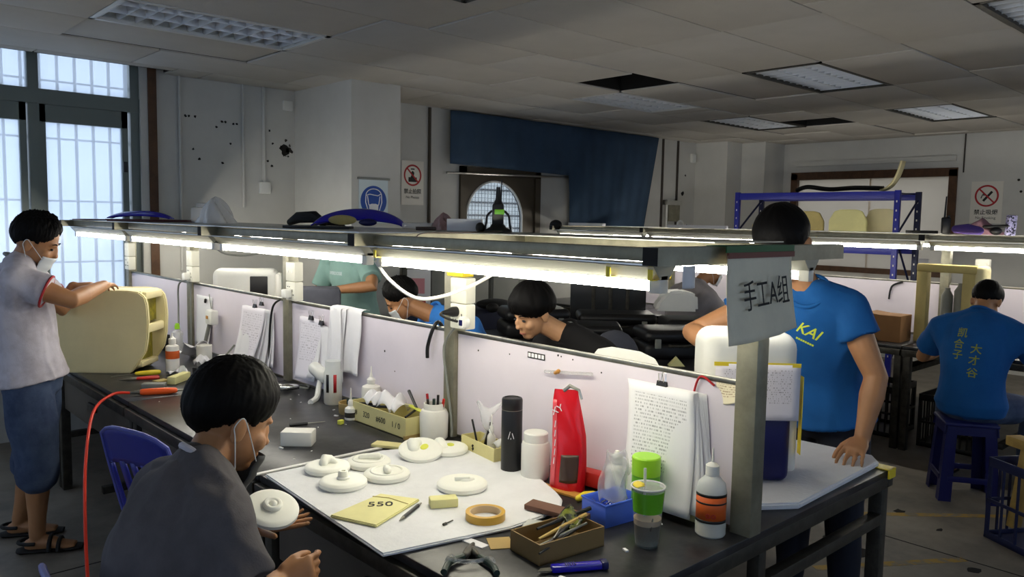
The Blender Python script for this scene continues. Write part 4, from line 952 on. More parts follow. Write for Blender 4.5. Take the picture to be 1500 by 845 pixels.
bottle('squeeze_bottle', 'white squeeze bottle with nozzle standing behind the numbered tray box', (1.935, 3.02, ZT), rb(.043, .13, .02, .016, .004), 'milk_plastic', nozzle(.134, .019, .05), 'milk_plastic')
bottle('glue_bottle', 'small white glue bottle in front of the left end of the numbered tray box', (1.79, 2.955, ZT), rb(.026, .062, .016, .012, .003), 'milk_plastic', nozzle(.065, .012, .05), 'milk_plastic', [('label_spot', [(.0262, .014), (.0264, .016), (.0264, .034), (.0262, .036)], 'dark_steel')])
bottle('clear_bottle', 'tall clear bottle with red and black label strips, half full of cream liquid', (1.885, 3.27, ZT), [(0, 0), (.038, 0), (.042, .006), (.042, .15), (.036, .165), (.036, .205), (0, .205)], 'milky', None, None, [('liquid', [(0, .003), (.038, .003), (.039, .05), (0, .05)], 'amber_liquid')])
for a, m, lb in ((-.9, 'sign_red', 0), (1.9, 'black_plastic', 0)):
    pass
t = bpy.data.objects['clear_bottle']
for a, m in ((-2.05, 'sign_red'), (-2.9, 'black_plastic')):
    b = B(); b.grid(lambda u, v: V((.0428*math.cos(a+u*.35), .0428*math.sin(a+u*.35), .06+v*.085)), 4, 2); b.obj('label_strip', m, t, solid=.0008)
bottle('round_tin', 'round kraft tin with a green lid behind the tall clear bottle', (1.86, 3.06, ZT), [(0, 0), (.055, 0), (.058, .004), (.06, .05), (.054, .05), (.052, .012), (0, .012)], 'kraft', cat='tin')
b = B(); b.box((0, 0, 0), (.05, .06, .03), .004, M=place((1.87, 3.05, ZT+.05), .4)); simple('green_block', b, 'green_dark', 'dark green block sitting in the round kraft tin', 'block')
b = B(); b.limb([(1.93, 3.42, ZT+.1), (1.93, 3.52, ZT+.125)], [.036, .034], 14); b.tube(spline([(1.92, 3.44, ZT+.1), (1.90, 3.43, ZT+.05), (1.86, 3.38, ZT+.012), (1.80, 3.33, ZT+.006)], 5), [.014]*16, 8); b.obj('white_bracket', 'abs_white'); tag(bpy.data.objects['white_bracket'], 'white curved plastic bracket leaning on the hanging papers', 'bracket')
# spray gun
t = T('spray_gun', 'chrome spray gun lying on the second bench', 'spray gun', (1.84, 3.64, ZT), -.3)
b = B(); b.limb([(-.05, .0, .02), (.0, 0, .022), (.05, 0, .02)], [.013, .017, .013], 12); b.obj('barrel', 'chrome', t)
b = B(); b.limb([(.01, .0, .02), (.0, .05, .012), (-.02, .09, .012)], [.012, .012, .014], 12); b.obj('grip', 'chrome', t)
b = B(); b.lathe([(0, 0), (.02, 0), (.022, .01), (.012, .022), (0, .022)], M=place((-.068, 0, .02), 0, 0, -PI/2)); b.obj('air_cap', 'dark_steel', t)
b = B(); b.tube(spline([(.05, 0, .02), (.1, -.01, .01), (.11, .06, .008), (.04, .12, .008), (-.08, .13, .008)]), .006, 8); b.obj('hose', 'rubber_grey', t)
# thermos
bottle('thermos', 'tall matte black thermos flask against the partition', (1.845, 1.985, ZT), [(0, 0), (.034, 0), (.0365, .004), (.0365, .222), (.0355, .224), (.0365, .226), (.0365, .258), (.034, .264), (.028, .266), (.026, .262), (0, .262)], 'black_plastic', None, None, [('lid_band', [(.0368, .223), (.037, .225)], 'steel')], cat='thermos')
t = bpy.data.objects['thermos']
text_mesh('logo', '✓;', .03, 'paper', Matrix.Translation((-.0295, -.0235, .135))@Matrix(((.62, 0, -.78, 0), (-.78, 0, -.62, 0), (0, 1, 0, 0), (0, 0, 0, 1))), t) if False else None
b = B(); b.box((0, 0, 0), (.004, .0015, .026), 0, M=place((-.031, -.0205, .14), .95, .25)); b.box((0, 0, 0), (.004, .0015, .02), 0, M=place((-.022, -.0305, .138), .7, -.3)); b.box((0, 0, 0), (.012, .0015, .004), 0, M=place((-.027, -.0255, .129), .75)); b.obj('logo', 'paper', t)
bottle('white_jar', 'plain white plastic jar with ribbed lid between thermos and red bag', (1.865, 1.885, ZT), [(0, 0), (.044, 0), (.049, .008), (.049, .118), (.045, .128), (.040, .130)], 'milk_plastic', [(.040, .130), (.042, .131), (.042, .158), (.038, .162), (0, .162)], 'abs_white', cat='jar')
# red pouch
def pouch(name, label, loc, rz, w, d, h, m):
    t = T(name, label, 'bag', loc, rz)
    def shape(u, v, s_):
        f = (1-v)**.7; x = (u-.5)*w*(1-.35*max(0, v-.55)/.45+.03*math.sin(v*9)); y = s_*d/2*f*(math.sin(PI*u)**.5 if 0 < u < 1 else 0)
        return V((x+.012*math.sin(v*5)*v, y+.012*v*v+.006*math.sin(u*7+v*9)*f, v*h))
    b = B()
    b.grid(lambda u, v: shape(u, v, -1), 14, 22); b.grid(lambda u, v: shape(u, v, 1), 14, 22)
    bmesh.ops.remove_doubles(b.bm, verts=b.bm.verts[:], dist=.0006); b.obj('pouch_film', m, t, 60)
    return t, shape
t, shp = pouch('snack_bag', 'upright red snack pouch with clear window, folded at the top', (1.865, 1.735, ZT), -.95, .115, .075, .33, 'red_bag')
b = B(); b.grid(lambda u, v: shp(.30+.5*u, .10+.27*v, -1)+V((0, -.0012, 0)), 8, 8); b.obj('window', 'tea', t, solid=.0006)
b = B(); b.grid(lambda u, v: shp(.02+.15*u, .05+.85*v, -1)+V((-.0006, -.0012, 0)), 4, 14); b.obj('side_panel', mat('red_light', (222, 84, 92), .35), t, solid=.0006)
text_mesh('lettering', 'XY', .032, 'paper', Matrix.Translation(shp(.18, .80, -1)+V((0, -.004, 0)))@Matrix.Rotation(-.5, 4, 'Y')@Matrix.Rotation(PI/2, 4, 'X'), t)
text_mesh('small_lettering', 'snacks', .022, 'paper', Matrix.Translation(shp(.10, .42, -1)+V((0, -.004, 0)))@Matrix.Rotation(-PI/2*.95, 4, 'Y')@Matrix.Rotation(PI/2, 4, 'X'), t) if False else None
for k in range(5): b = B(); b.box((0, 0, 0), (.003, .001, .022), 0, M=Matrix.Translation(shp(.10, .3+.09*k, -1)+V((0, -.003, 0)))@Matrix.Rotation(.1, 4, 'Y')); b.obj('print_mark', 'paper', t)
b = B(); b.tube([V((-.02, .01, .325)), V((.0, .014, .342)), V((.03, .012, .33)), V((.04, .012, .30))], [.006, .007, .005, .004], 8); b.obj('top_fold', 'aluminium', t)
# red box, wooden stick, utility knife behind
b = B(); b.box((0, 0, .03), (.05, .16, .05), .006, M=place((1.945, 1.69, ZT+.002), .15)); simple('red_case', b, 'red_plastic', 'flat red plastic case lying behind the red pouch', 'case')
b = B(); b.box((0, 0, .004), (.04, .30, .008), .001, M=place((1.835, 1.685, ZT), .12)); simple('wood_slat', b, 'gold_wood', 'orange brown wooden slat lying under the red pouch', 'slat')
t = T('putty_knife', 'black and yellow handled knife lying behind the blue bin', 'knife', (1.845, 1.615, ZT+.012), .4)
b = B(); b.limb([(-.03, .03, 0), (0, .02, .002), (.03, 0, 0)], [.01, .012, .01], 10); b.obj('yellow_grip', 'yellow_plastic', t)
b = B(); b.limb([(.0, -.012, 0), (.05, -.02, 0)], [.011, .009], 10); b.obj('black_grip', 'black_plastic', t)
# pale box with glue bottles
t = T('parts_tray', 'pale yellow parts tray with glue bottles and plastic film against the panel', 'box', (1.905, 2.185, ZT), -.15); tray(t, .085, .23, .06, 'box_pale')
text_mesh('marking', '$', .03, 'ink', Matrix.Translation((-.0432, .03, .03))@Matrix(((0, 0, -1, 0), (-1, 0, 0, 0), (0, 1, 0, 0), (0, 0, 0, 1))), t)
bottle('glue_bottle', 'upright small white glue bottle in the pale parts tray', (1.91, 2.165, ZT+.006), rb(.016, .085, .02, .008, .002), 'milk_plastic', nozzle(.087, .009, .04, .0015), 'abs_white')
b = B(); b.lathe(rb(.014, .06, .016, .007, .002)+[], M=place((1.92, 2.11, ZT+.04), 0, .6, .3), n=16); simple('glue_bottle', b, 'abs_white', 'tilted small white glue bottle at the right of the pale parts tray', 'bottle')
for k, (y, dx, lb) in enumerate(((2.23, -.01, 'thin dark brush standing in the pale parts tray'), (2.205, .012, 'black marker standing in the pale parts tray'))):
    b = B(); b.tube([(1.905, y, ZT+.006), (1.905+dx, y+.03-.06*k, ZT+.125)], .004+.003*k, 8); simple('brush', b, 'black_plastic', lb, 'brush')
b = B(); b.grid(lambda u, v: V((1.93+.03*math.sin(v*4+u*3), 2.26-.10*u-.01*math.sin(v*8), ZT+.03+.16*v+.012*math.sin(u*8))), 10, 14); simple('film_sleeve', b, 'film', 'clear plastic sleeve standing in the pale parts tray', 'plastic bag', solid=.0006)
b = B(); b.grid(lambda u, v: V((1.89+.05*v, 2.14-.10*u, ZT+.055+.035*math.sin(u*3)*math.sin(v*3)+.008*math.sin(u*15))), 12, 8); simple('film_wrap', b, 'poly_bag', 'crumpled clear film heaped on the pale parts tray', 'plastic film', solid=.0006)
# brown box with tools
t = T('open_box', 'small open brown cardboard box full of brushes and needle files', 'box', (1.505, 1.43, ZT), -.10); tray(t, .225, .125, .055, 'box_brown')
q = random.Random(5)
for k, (m, r_, a, lb) in enumerate((('black_plastic', .0045, .28, 'thin black file lying in the brown box, front one'), ('steel', .004, .12, 'steel needle file lying in the brown box'), ('black_plastic', .006, .42, 'thick black handled tool sticking out of the brown box at right'), ('wood_pale', .006, .18, 'pale wooden handle lying in the brown box'), ('steel', .003, .60, 'thin steel rod crossing the brown box diagonally'), ('black_plastic', .006, .05, 'short black handle lying in the brown box'))):
    c = V((1.505+.015*(k-2), 1.425+.012*(k-3), ZT+.045+.004*k)); d = V((math.cos(a-.1), math.sin(a-.1), .06))*.10
    b = B(); b.tube([c-d, c, c+d], [r_*.6, r_, r_], 8); simple('hand_file', b, m, lb, 'file')
b = B(); b.grid(lambda u, v: V((1.55+.05*v-.02*u, 1.475-.07*u, ZT+.055+.02*v+.012*math.sin(u*4+v*2))), 8, 6); simple('foil_packet', b, mat('green_foil', (110, 118, 34), .25, c2=(26, 30, 16), scale=30, lo=.45, hi=.6), 'crumpled dark green foil packet on the brown box', 'packet', solid=.006)
# sanding board
b = B(); b.box((0, 0, .012), (.20, .05, .016), .002, M=place((1.652, 1.575, ZT+.012), -1.35, .06)); ob = simple('sanding_board', b, 'sandpaper', 'long brown sanding board lying behind the brown box', 'sanding board')
b = B(); b.box((0, 0, .008), (.11, .06, .01), .003, M=place((1.565, 1.545, ZT+.001), -1.1)); simple('clear_block', b, 'milky', 'clear acrylic strip leaning by the brown box', 'plastic strip')
# cutter
t = T('box_cutter', 'blue box cutter lying at the front edge of the near bench', 'knife', (1.432, 1.305, ZT+.001), -.53)
b = B(); b.box((.01, 0, .010), (.135, .026, .018), .006); b.obj('handle', 'blue_gloss', t)
for k in range(5): b = B(); b.box((-.02+k*.006, 0, .0196), (.002, .02, .002)); b.obj('grip_rib', 'navy', t)
b = B(); b.box((.082, 0, .011), (.02, .03, .022), .006); b.obj('dark_end', 'navy', t)
b = B(); b.prism([(-.057, -.009), (-.057, .009), (-.082, .009), (-.095, -.009)], .008, .0095); b.obj('blade', 'steel', t)
# pliers
t = T('pliers', 'dark green handled pliers wrapped with clear band at the front of the bench', 'pliers', (1.26, 1.50, ZT+.012), 0)
hn = [(.045, .055, 0), (.0, .03, 0), (-.05, .025, .0), (-.095, -.01, 0)]; hm = [(.045, .055, 0), (.03, .0, 0), (.02, -.06, 0), (.0, -.10, 0)]
b = B(); b.tube(spline(hn[1:], 6), .0085, 10); b.obj('handle', 'green_dark', t)
b = B(); b.tube(spline(hm[1:], 6), .0085, 10); b.obj('handle', 'green_dark', t)
b = B(); b.limb([(.005, .03, 0), (.04, .052, 0), (.07, .075, 0)], [.01, .013, .005], 10); b.limb([(.03, .01, 0), (.042, .045, 0)], [.008, .011], 10); b.obj('jaws', 'dark_steel', t)
b = B(); b.tube(spline([(-.05, .035, .008), (-.03, .0, .006), (0, -.02, .004), (.03, -.035, .008), (.025, -.06, .01)], 6), .006, 8); b.obj('clear_band', 'clear_pla', t)
b = B(); b.tube([(-.045+.013*math.cos(a), .028+.011*math.sin(a), .006+.006*math.sin(2*a)) for a in [2*PI*i/16 for i in range(16)]], .004, 8, closed=True); b.obj('clear_band', 'clear_pla', t)
# cards
b = B(); b.box((0, 0, .0012), (.028, .075, .002), 0, M=place((1.355, 1.595, ZT), .1)); simple('paper_tag', b, 'paper', 'small white paper tag on the near bench', 'paper')
b = B(); b.box((0, 0, .0015), (.065, .075, .003), .0008, M=place((1.405, 1.55, ZT), -.55)); simple('kraft_card', b, 'kraft', 'square kraft sandpaper card beside the brown box', 'card')
# blue bin
t = T('parts_bin', 'small blue plastic parts bin full of screws', 'bin', (1.785, 1.475, ZT), -.12)
b = B(); b.b2((-.07, -.048, 0), (.07, .048, .004)); b.obj('base', 'bin_blue', t)
for s_ in (-1, 1):
    b = B(); b.box((0, s_*.05, .033), (.15, .004, .066), .0015); b.obj('side', 'bin_blue', t)
    b = B(); b.box((s_*.073, 0, .033), (.004, .10, .066), .0015); b.obj('end', 'bin_blue', t)
b = B(); b.tube([(-.075, -.052, .066), (.075, -.052, .066), (.075, .052, .066), (-.075, .052, .066)], .0035, 6, closed=True); b.obj('rim', 'bin_blue', t)
scr = B(); q = random.Random(9)
for k in range(160):
    c = V((q.uniform(-.062, .062), q.uniform(-.042, .042), .03+q.random()*.022)); d = V((q.uniform(-1, 1), q.uniform(-1, 1), q.uniform(-.5, .5))).normalized()*.007
    scr.tube([c-d, c+d], .0012, 5)
o = scr.obj('screws', 'chrome', None); o.location = t.location; o.rotation_euler = t.rotation_euler; o['kind'] = 'stuff'; tag(o, 'heap of tiny shiny screws in the blue bin', 'screws')
# clear bag standing in the bin, two white bottles behind
b = B(); b.grid(lambda u, v: V((1.755+.075*u*(1-.35*v)+.012*v, 1.50-.055*u*(1-.3*v)+.012*math.sin(u*7+v*5), ZT+.05+.15*v+.008*math.sin(u*9))), 12, 14); simple('plastic_bag', b, 'film', 'clear plastic bag standing in the blue bin', 'plastic bag', solid=.0007)
b = B(); b.grid(lambda u, v: V((1.80+.05*u*(1-.4*v), 1.455+.04*u-.01*v+.01*math.sin(u*7+v*5), ZT+.05+.13*v+.008*math.sin(u*9))), 12, 14); simple('plastic_bag', b, 'film', 'second clear bag in the blue bin, right side', 'plastic bag', solid=.0007)
bottle('white_bottle', 'white bottle with screw cap behind the blue bin', (1.885, 1.545, ZT), rb(.036, .13, .022, .015, .002), 'milk_plastic', [(.0, .132), (.018, .132), (.018, .154), (.012, .158), (.006, .17), (0, .17)], 'milk_plastic')
bottle('white_bottle', 'second white bottle with dropper cap, nearer the hanging paper stack', (1.935, 1.515, ZT), rb(.034, .135, .022, .015, .002), 'milky', [(.0, .137), (.018, .137), (.018, .157), (.012, .16), (.005, .18), (0, .18)], 'milk_plastic')
# lime canister
bottle('lime_canister', 'lime green canister with opaque lid behind the tea cup', (1.87, 1.42, ZT), [(0, 0), (.04, 0), (.042, .004), (.042, .125), (.040, .13)], 'lime_dark', [(.041, .13), (.043, .131), (.043, .182), (.04, .186), (0, .186)], 'lime', cat='canister')
# tea cup
t = T('tea_cup', 'clear plastic cup of brown milk tea with film lid and green band', 'cup', (1.705, 1.285, ZT))
b = B(); b.lathe([(0, .001), (.031, .001), (.033, .006), (.045, .165), (.0435, .165), (.0318, .008), (0, .006)], n=32); b.obj('cup_wall', 'cup_clear', t)
b = B(); b.lathe([(0, .007), (.0315, .007), (.0365, .062), (0, .062)], n=32); b.obj('tea', 'tea', t)
b = B(); b.lathe([(0, .0625), (.0366, .0625), (.0378, .078), (0, .078)], n=32); b.obj('foam', 'foam_tea', t)
b = B(); b.lathe([(.0401, .098), (.0449, .155), (.0452, .155), (.0404, .098)], n=32); b.obj('green_band', film_mat('band_green', (110, 190, 40), .8), t)
b = B(); b.lathe([(0, .167), (.046, .167), (.0475, .165), (.0475, .162), (.045, .162)], n=32); b.obj('film_lid', 'film', t)
b = B(); b.tube([(.046*math.cos(a), .046*math.sin(a), .1655) for a in [2*PI*i/32 for i in range(32)]], .0022, 6, closed=True); b.obj('rim', 'abs_white', t)
b = B(); b.grid(lambda u, v: V(((.012+.03*v)*math.cos(1.4+u*1.6), (.012+.03*v)*math.sin(1.4+u*1.6), .1682)), 10, 3); b.obj('lid_print', 'yellow_plastic', t, solid=.0004)
b = B(); b.tube([(.0, .01, .02), (.004, .016, .21)], .004, 8); b.obj('straw', 'milky', t)
b = B(); b.limb([(-.02, -.027, .055), (-.016, -.03, .085)], [.004, .002], 8); b.obj('drip', 'tea', t)
# bottle with orange label
t = bottle('solvent_bottle', 'plastic bottle with orange and black warning label beside the near post', (1.905, 1.215, ZT), [(0, 0), (.038, 0), (.0425, .006), (.0425, .125), (.038, .15), (.022, .168), (.017, .172)], 'milky', [(.017, .172), (.019, .173), (.019, .20), (.012, .206), (.004, .21), (.0025, .25), (0, .25)], 'milk_plastic', [('liquid', [(0, .004), (.039, .004), (.0405, .05), (0, .05)], 'amber_liquid')])
for z0, z1, m, nm_ in ((.045, .125, 'orange_label', 'label'), (.118, .126, 'black_plastic', 'label_band'), (.097, .102, 'black_plastic', 'label_band'), (.044, .052, 'black_plastic', 'label_band')):
    e = .0431 if m == 'orange_label' else .0436
    b = B(); b.grid(lambda u, v: V((e*math.cos(-3.9+u*2.6), e*math.sin(-3.9+u*2.6), z0+(z1-z0)*v)), 18, 1); b.obj(nm_, m, t, solid=.0004)
for k in range(2):
    a = -2.75+k*.35; b = B(); b.lathe([(.004, 0), (.0065, 0), (.0065, .0008), (.004, .0008)], n=14, M=Matrix.Translation((.0438*math.cos(a), .0438*math.sin(a), .066))@Matrix.Rotation(a, 4, 'Z')@Matrix.Rotation(PI/2, 4, 'Y')); b.obj('warning_mark', 'sign_red', t)
# yellow card and hook by the panel
b = B(); b.box((0, 0, .055), (.004, .125, .11), .001, M=place((1.945, 1.31, ZT), .0, 0, .12)); simple('yellow_card', b, 'foam_yellow', 'pale yellow board leaning on the panel behind the orange labelled bottle', 'board')
t = T('spanner', 'small black open spanner hanging on a wire at the panel', 'spanner', (1.930, 1.335, .865))
b = B(); b.tube([(0, 0, -.06), (0, 0, .0)], .0035, 8); b.obj('shaft', 'black_matte', t)
b = B(); b.tube([(0, .012, .026), (0, .012, .012), (0, .006, .002), (0, -.006, .002), (0, -.012, .012), (0, -.012, .026)], .004, 8); b.obj('jaw', 'black_matte', t)
# clear tube taped to the panel
t = T('dropper_stick', 'clear tube with brass clip taped on the near panel', 'tube', (1.968, 1.85, 1.139))
b = B(); b.tube([(0, .10, -.012), (0, -.12, .012)], .006, 8); b.obj('glass_tube', 'clear_pla', t)
b = B(); b.limb([(-.005, .045, -.008), (-.005, .03, .0)], [.006, .008], 8); b.obj('brass_clip', 'gold_wood', t)
t = T('label_strip', 'tiny black and white printed strip near the top of the near panel', 'label', (1.9795, 2.007, 1.172), 0)
b = B(); b.b2((-.001, -.044, -.01), (0, .044, .012)); b.obj('backing', 'ink', t)
for k in range(5): b = B(); b.b2((-.002, -.040+k*.017, -.006), (-.001, -.028+k*.017, .008)); b.obj('cell', 'paper', t)
for (y, z, r_) in ((1.90, 1.19, .004), (1.885, 1.188, .003), (1.83, 1.185, .003), (2.33, 1.15, .004), (2.98, 1.06, .005), (2.9, .98, .003), (3.3, 1.0, .004), (1.7, 1.16, .003), (2.15, 1.16, .003)):
    b = B(); b.ball((1.9805, y, z), (.0012, r_, r_), sub=2); tag(b.obj('pin_mark', 'dirt'), 'small dark pin mark on the white partition panels', 'mark', 'pin marks on the panels')
# papers clipped to panels
def sheet(name, label, x, y0, y1, z0, z1, m, curl=.03, lean=0, seed=1, parent=None):
    q = random.Random(seed); a = q.random()*6
    def fn(u, v):  # v 0 bottom
        return V((x-curl*(1-v)**2*(1+.3*math.sin(u*4+a))-.006*math.sin(u*3+a)*(1-v), y0+(y1-y0)*u+lean*(1-v), z0+(z1-z0)*v+.006*math.sin(u*5+a)*(1-v)))
    b = B(); b.grid(fn, 12, 14); o = b.obj(name, m, parent, 60, solid=.0005)
    if label: tag(o, label, 'paper')
    return o
def clip(t, x, y, z):
    b = B(); b.prism([(-.008, -.012), (.008, -.012), (.002, .010), (-.002, .010)], -.018, .018, Matrix(((1, 0, 0, x), (0, 0, 1, y), (0, 1, 0, z), (0, 0, 0, 1)))); c = b.obj('binder_clip', 'black_plastic', t)
    for s_ in (-1, 1):
        b = B(); b.tube([(x+s_*.004, y-.009, z+.008), (x+s_*.010, y-.007, z+.034), (x+s_*.010, y+.007, z+.034), (x+s_*.004, y+.009, z+.008)], .0012, 6); b.obj('clip_wire', 'chrome', c)
t = T('paper_stack', 'thick sheaf of printed sheets clipped to the near panel', 'papers', (0, 0, 0), 0, None)
for k in range(7): sheet('sheet', None, 1.972-.004*(7-k), 1.315+.0*k, 1.555+.004*k, .80+.006*k, 1.163, 'printed' if k == 0 else 'paper', .05-.005*k, -.035+.012*k*-1+.01, k, t)
for k in range(4): sheet('sheet', None, 1.976-.003*k, 1.29+.008*k, 1.50, .82+.012*k, 1.16, 'paper', .02, -.045-.012*k, 30+k, t)
clip(t, 1.955, 1.435, 1.168)
o = sheet('note_card', 'handwritten yellowish note stuck at the right end of the near panel', 1.9795, 1.185, 1.262, 1.145, 1.205, 'note_yellow', 0, 0, 3)
t = T('paper_stack', 'sheaf of papers clipped to the panel left of the middle post', 'papers', (0, 0, 0))
for k in range(6): sheet('sheet', None, 1.972-.004*(6-k), 4.10-.01*k, 4.40, .80+.006*k, 1.14, 'printed2' if k == 0 else 'paper', .05-.006*k, .08-.025*k, 60+k, t)
clip(t, 1.955, 4.25, 1.15); clip(t, 1.957, 4.17, 1.17)
sheet('note_sheet', 'white sheet pinned to the panel behind the white wall lamp head', 1.978, 4.90, 5.16, .82, 1.14, 'paper', .015, .02, 8)
t = T('paper_stack', 'papers clipped to the panel right of the middle post', 'papers', (0, 0, 0))
for k in range(4): sheet('sheet', None, 1.974-.004*(4-k), 3.50, 3.73, .83+.006*k, 1.145, 'printed2' if k == 0 else 'paper', .03, .01*k, 70+k, t)
sheet('sheet', None, 1.958, 3.44, 3.52, .86, 1.12, 'paper', .02, -.05, 78, t)
clip(t, 1.952, 3.60, 1.15); clip(t, 1.954, 3.50, 1.135)
t = T('paper_stack', 'long papers draped over the top of the partition beside the clipped sheets', 'papers', (0, 0, 0))
def drape(y0, y1, zb, x, seed, lean=0):
    q = random.Random(seed); a = q.random()*6
    def fn(u, v):
        s_ = v*1.0
        if s_ > .86: w = (s_-.86)/.14*PI*.8; return V((1.99-(1.99-x)*math.cos(w), y0+(y1-y0)*u, 1.217+.012*math.sin(w)))
        return V((x-.01*math.sin(u*6+a)*(1-s_)-.012*(1-s_), y0+(y1-y0)*u+lean*(1-s_)+.008*math.sin(s_*6+a), zb+(1.217-zb)*s_/.86))
    b = B(); b.grid(fn, 14, 24); b.obj('sheet', 'paper', t, 60, solid=.0005)
drape(3.15, 3.29, .92, 1.966, 1); drape(3.27, 3.42, .87, 1.955, 2, .02); drape(3.30, 3.40, .84, 1.945, 3, -.03)
# white lamp head on rod
t = T('wall_lamp_head', 'white boxy lamp head on a slanted grey rod at the panel', 'lamp', (1.93, 4.80, 1.03))
b = B(); b.box((0, 0, 0), (.05, .10, .09), .012); b.obj('head', 'abs_white', t)
b = B(); b.box((-.026, .01, 0), (.004, .03, .02), .001); b.obj('lens', 'gold_wood', t)
b = B(); b.limb([(.0, .04, -.05), (-.01, .12, -.23)], [.012, .012], 10); b.obj('rod', 'rubber_grey', t)
b = B(); b.tube([(.01, .03, .05), (.02, .07, .09), (.03, .11, .13)], .003, 6); b.obj('wire', 'rubber_grey', t)
b = B(); b.limb([(1.968, 4.995, 1.105), (1.966, 4.985, 1.12)], [.008, .008], 8); simple('pin', b, 'black_plastic', 'black push pin on the panel above the white lamp head', 'pin')
# far left clutter
t = bottle('label_bottle', 'white squeeze bottle with orange label beside the cream machine shell', (1.585, 4.50, ZT), rb(.036, .155, .018, .016, .003), 'milk_plastic', [(0, .158), (.02, .158), (.02, .185), (.012, .19), (.005, .2), (.004, .215), (0, .215)], 'milk_plastic', [('label', [(.0364, .075), (.0368, .076), (.0368, .118), (.0364, .119)], 'orange_label')])
bottle('tilted_cup', 'small translucent cup lying before the orange labelled bottle', (1.60, 4.40, ZT), [(0, 0), (.02, 0), (.018, .03), (.012, .045), (0, .045)], 'milky', cat='cup')
bottle('white_cup', 'white plastic container with ragged top behind the black haired head', (1.79, 4.57, ZT), [(0, 0), (.04, 0), (.042, .005), (.044, .12), (.040, .122), (.038, .01), (0, .008)], 'milk_plastic', cat='container')
bottle('bowl', 'shallow greenish bowl with a white lid under the panel papers', (1.90, 4.50, ZT), [(0, 0), (.05, 0), (.07, .03), (.072, .035), (.05, .01), (0, .006)], 'lime_dark', [(0, .045), (.06, .045), (.064, .05), (.06, .056), (0, .056)], 'foam_white', cat='bowl')
b = B(); b.tube([(1.89, 4.50, ZT+.06), (1.93, 4.47, ZT+.12)], .006, 8); simple('stick', b, 'rubber_grey', 'grey stick standing on the white lid of the bowl', 'stick')
b = B(); b.grid(lambda u, v: V((1.72+.08*u, 4.50+.06*v, ZT+.03+.04*math.sin(u*3)*math.sin(v*3)+.012*math.sin(u*13+v*7))), 10, 10); simple('tissue', b, 'paper', 'crumpled white tissue beside the white container', 'tissue', solid=.001)
b = B(); b.grid(lambda u, v: V((1.75+.14*u, 4.90-.14*v, ZT+.02+.08*v+.02*math.sin(u*7+v*9))), 10, 10); simple('paper_scrap', b, 'paper', 'crumpled sheet leaning on the panel behind the orange labelled bottle', 'paper', solid=.001)
bottle('spray_bottle', 'clear trigger bottle with a green cap between shell and panel', (1.85, 5.16, ZT), rb(.035, .14, .03, .014, .004), 'film', [(0, .144), (.016, .144), (.016, .165), (.01, .18), (0, .18)], 'lime')
b = B(); b.box((0, 0, .05), (.05, .05, .10), .004, M=place((1.80, 5.25, ZT), .3)); simple('dark_box', b, 'black_plastic', 'small black box behind the cream shell', 'box')
b = B(); b.box((0, 0, .02), (.05, .05, .04), .003, M=place((1.665, 4.33, ZT), .2)); simple('dark_box', b, 'black_matte', 'small dark box right behind the seated man\'s head', 'box')
bottle('red_stopper', 'small dark red cap standing by the papers', (1.90, 4.05, ZT), [(0, 0), (.015, 0), (.014, .045), (0, .045)], 'sign_red', cat='cap')
bottle('red_stopper', 'second lower red cap by the middle post', (1.885, 4.0, ZT), [(0, 0), (.02, 0), (.02, .02), (0, .02)], 'sign_red', cat='cap')
b = B(); b.box((0, 0, .02), (.16, .045, .04), .004, M=place((1.51, 4.20, ZT), .72)); simple('foam_bar', b, 'foam_yellow', 'pale yellow foam bar on the bench behind the orange tool', 'foam bar')
b = B(); b.box((0, 0, .012), (.11, .05, .024), .003, M=place((1.36, 4.13, ZT), -.6)); simple('grey_bar', b, 'rubber_grey', 'grey sanding bar lying beside the yellow foam bar', 'bar')
b = B(); b.box((0, 0, .005), (.07, .05, .008), .001, M=place((1.44, 4.26, ZT), .3)); simple('yellow_scrap', b, 'cream_dark', 'flat yellow offcut between the foam bars', 'offcut')
b = B(); b.grid(lambda u, v: V((1.52+.11*u, 4.36+.07*v+.03*u, ZT+.012+.014*math.sin(u*6+v*3))), 8, 6); simple('rag', b, 'paper', 'small white rag behind the yellow screwdriver', 'rag', solid=.002)
t = T('screwdriver', 'yellow handled screwdriver on the bench by the cream shell', 'screwdriver', (1.44, 4.47, ZT+.014), 2.9)
b = B(); b.limb([(-.055, 0, 0), (-.02, 0, 0), (.04, 0, 0), (.055, 0, 0)], [.013, .015, .012, .009], 12); b.obj('handle', 'yellow_plastic', t)
b = B(); b.tube([(.06, 0, -.002), (.18, 0, -.008)], .003, 8); b.obj('blade', 'steel', t)
t = T('red_pliers', 'red handled pliers beside the yellow screwdriver', 'pliers', (1.37, 4.36, ZT+.01), 2.9)
for s_ in (-1, 1): b = B(); b.tube(spline([(-.09, s_*.02, 0), (-.04, s_*.018, 0), (.02, s_*.004, 0)], 5), .007, 8); b.obj('handle', 'red_plastic', t)
b = B(); b.limb([(.02, 0, 0), (.06, 0, 0), (.10, 0, 0)], [.008, .009, .003], 8); b.obj('jaws', 'steel', t)
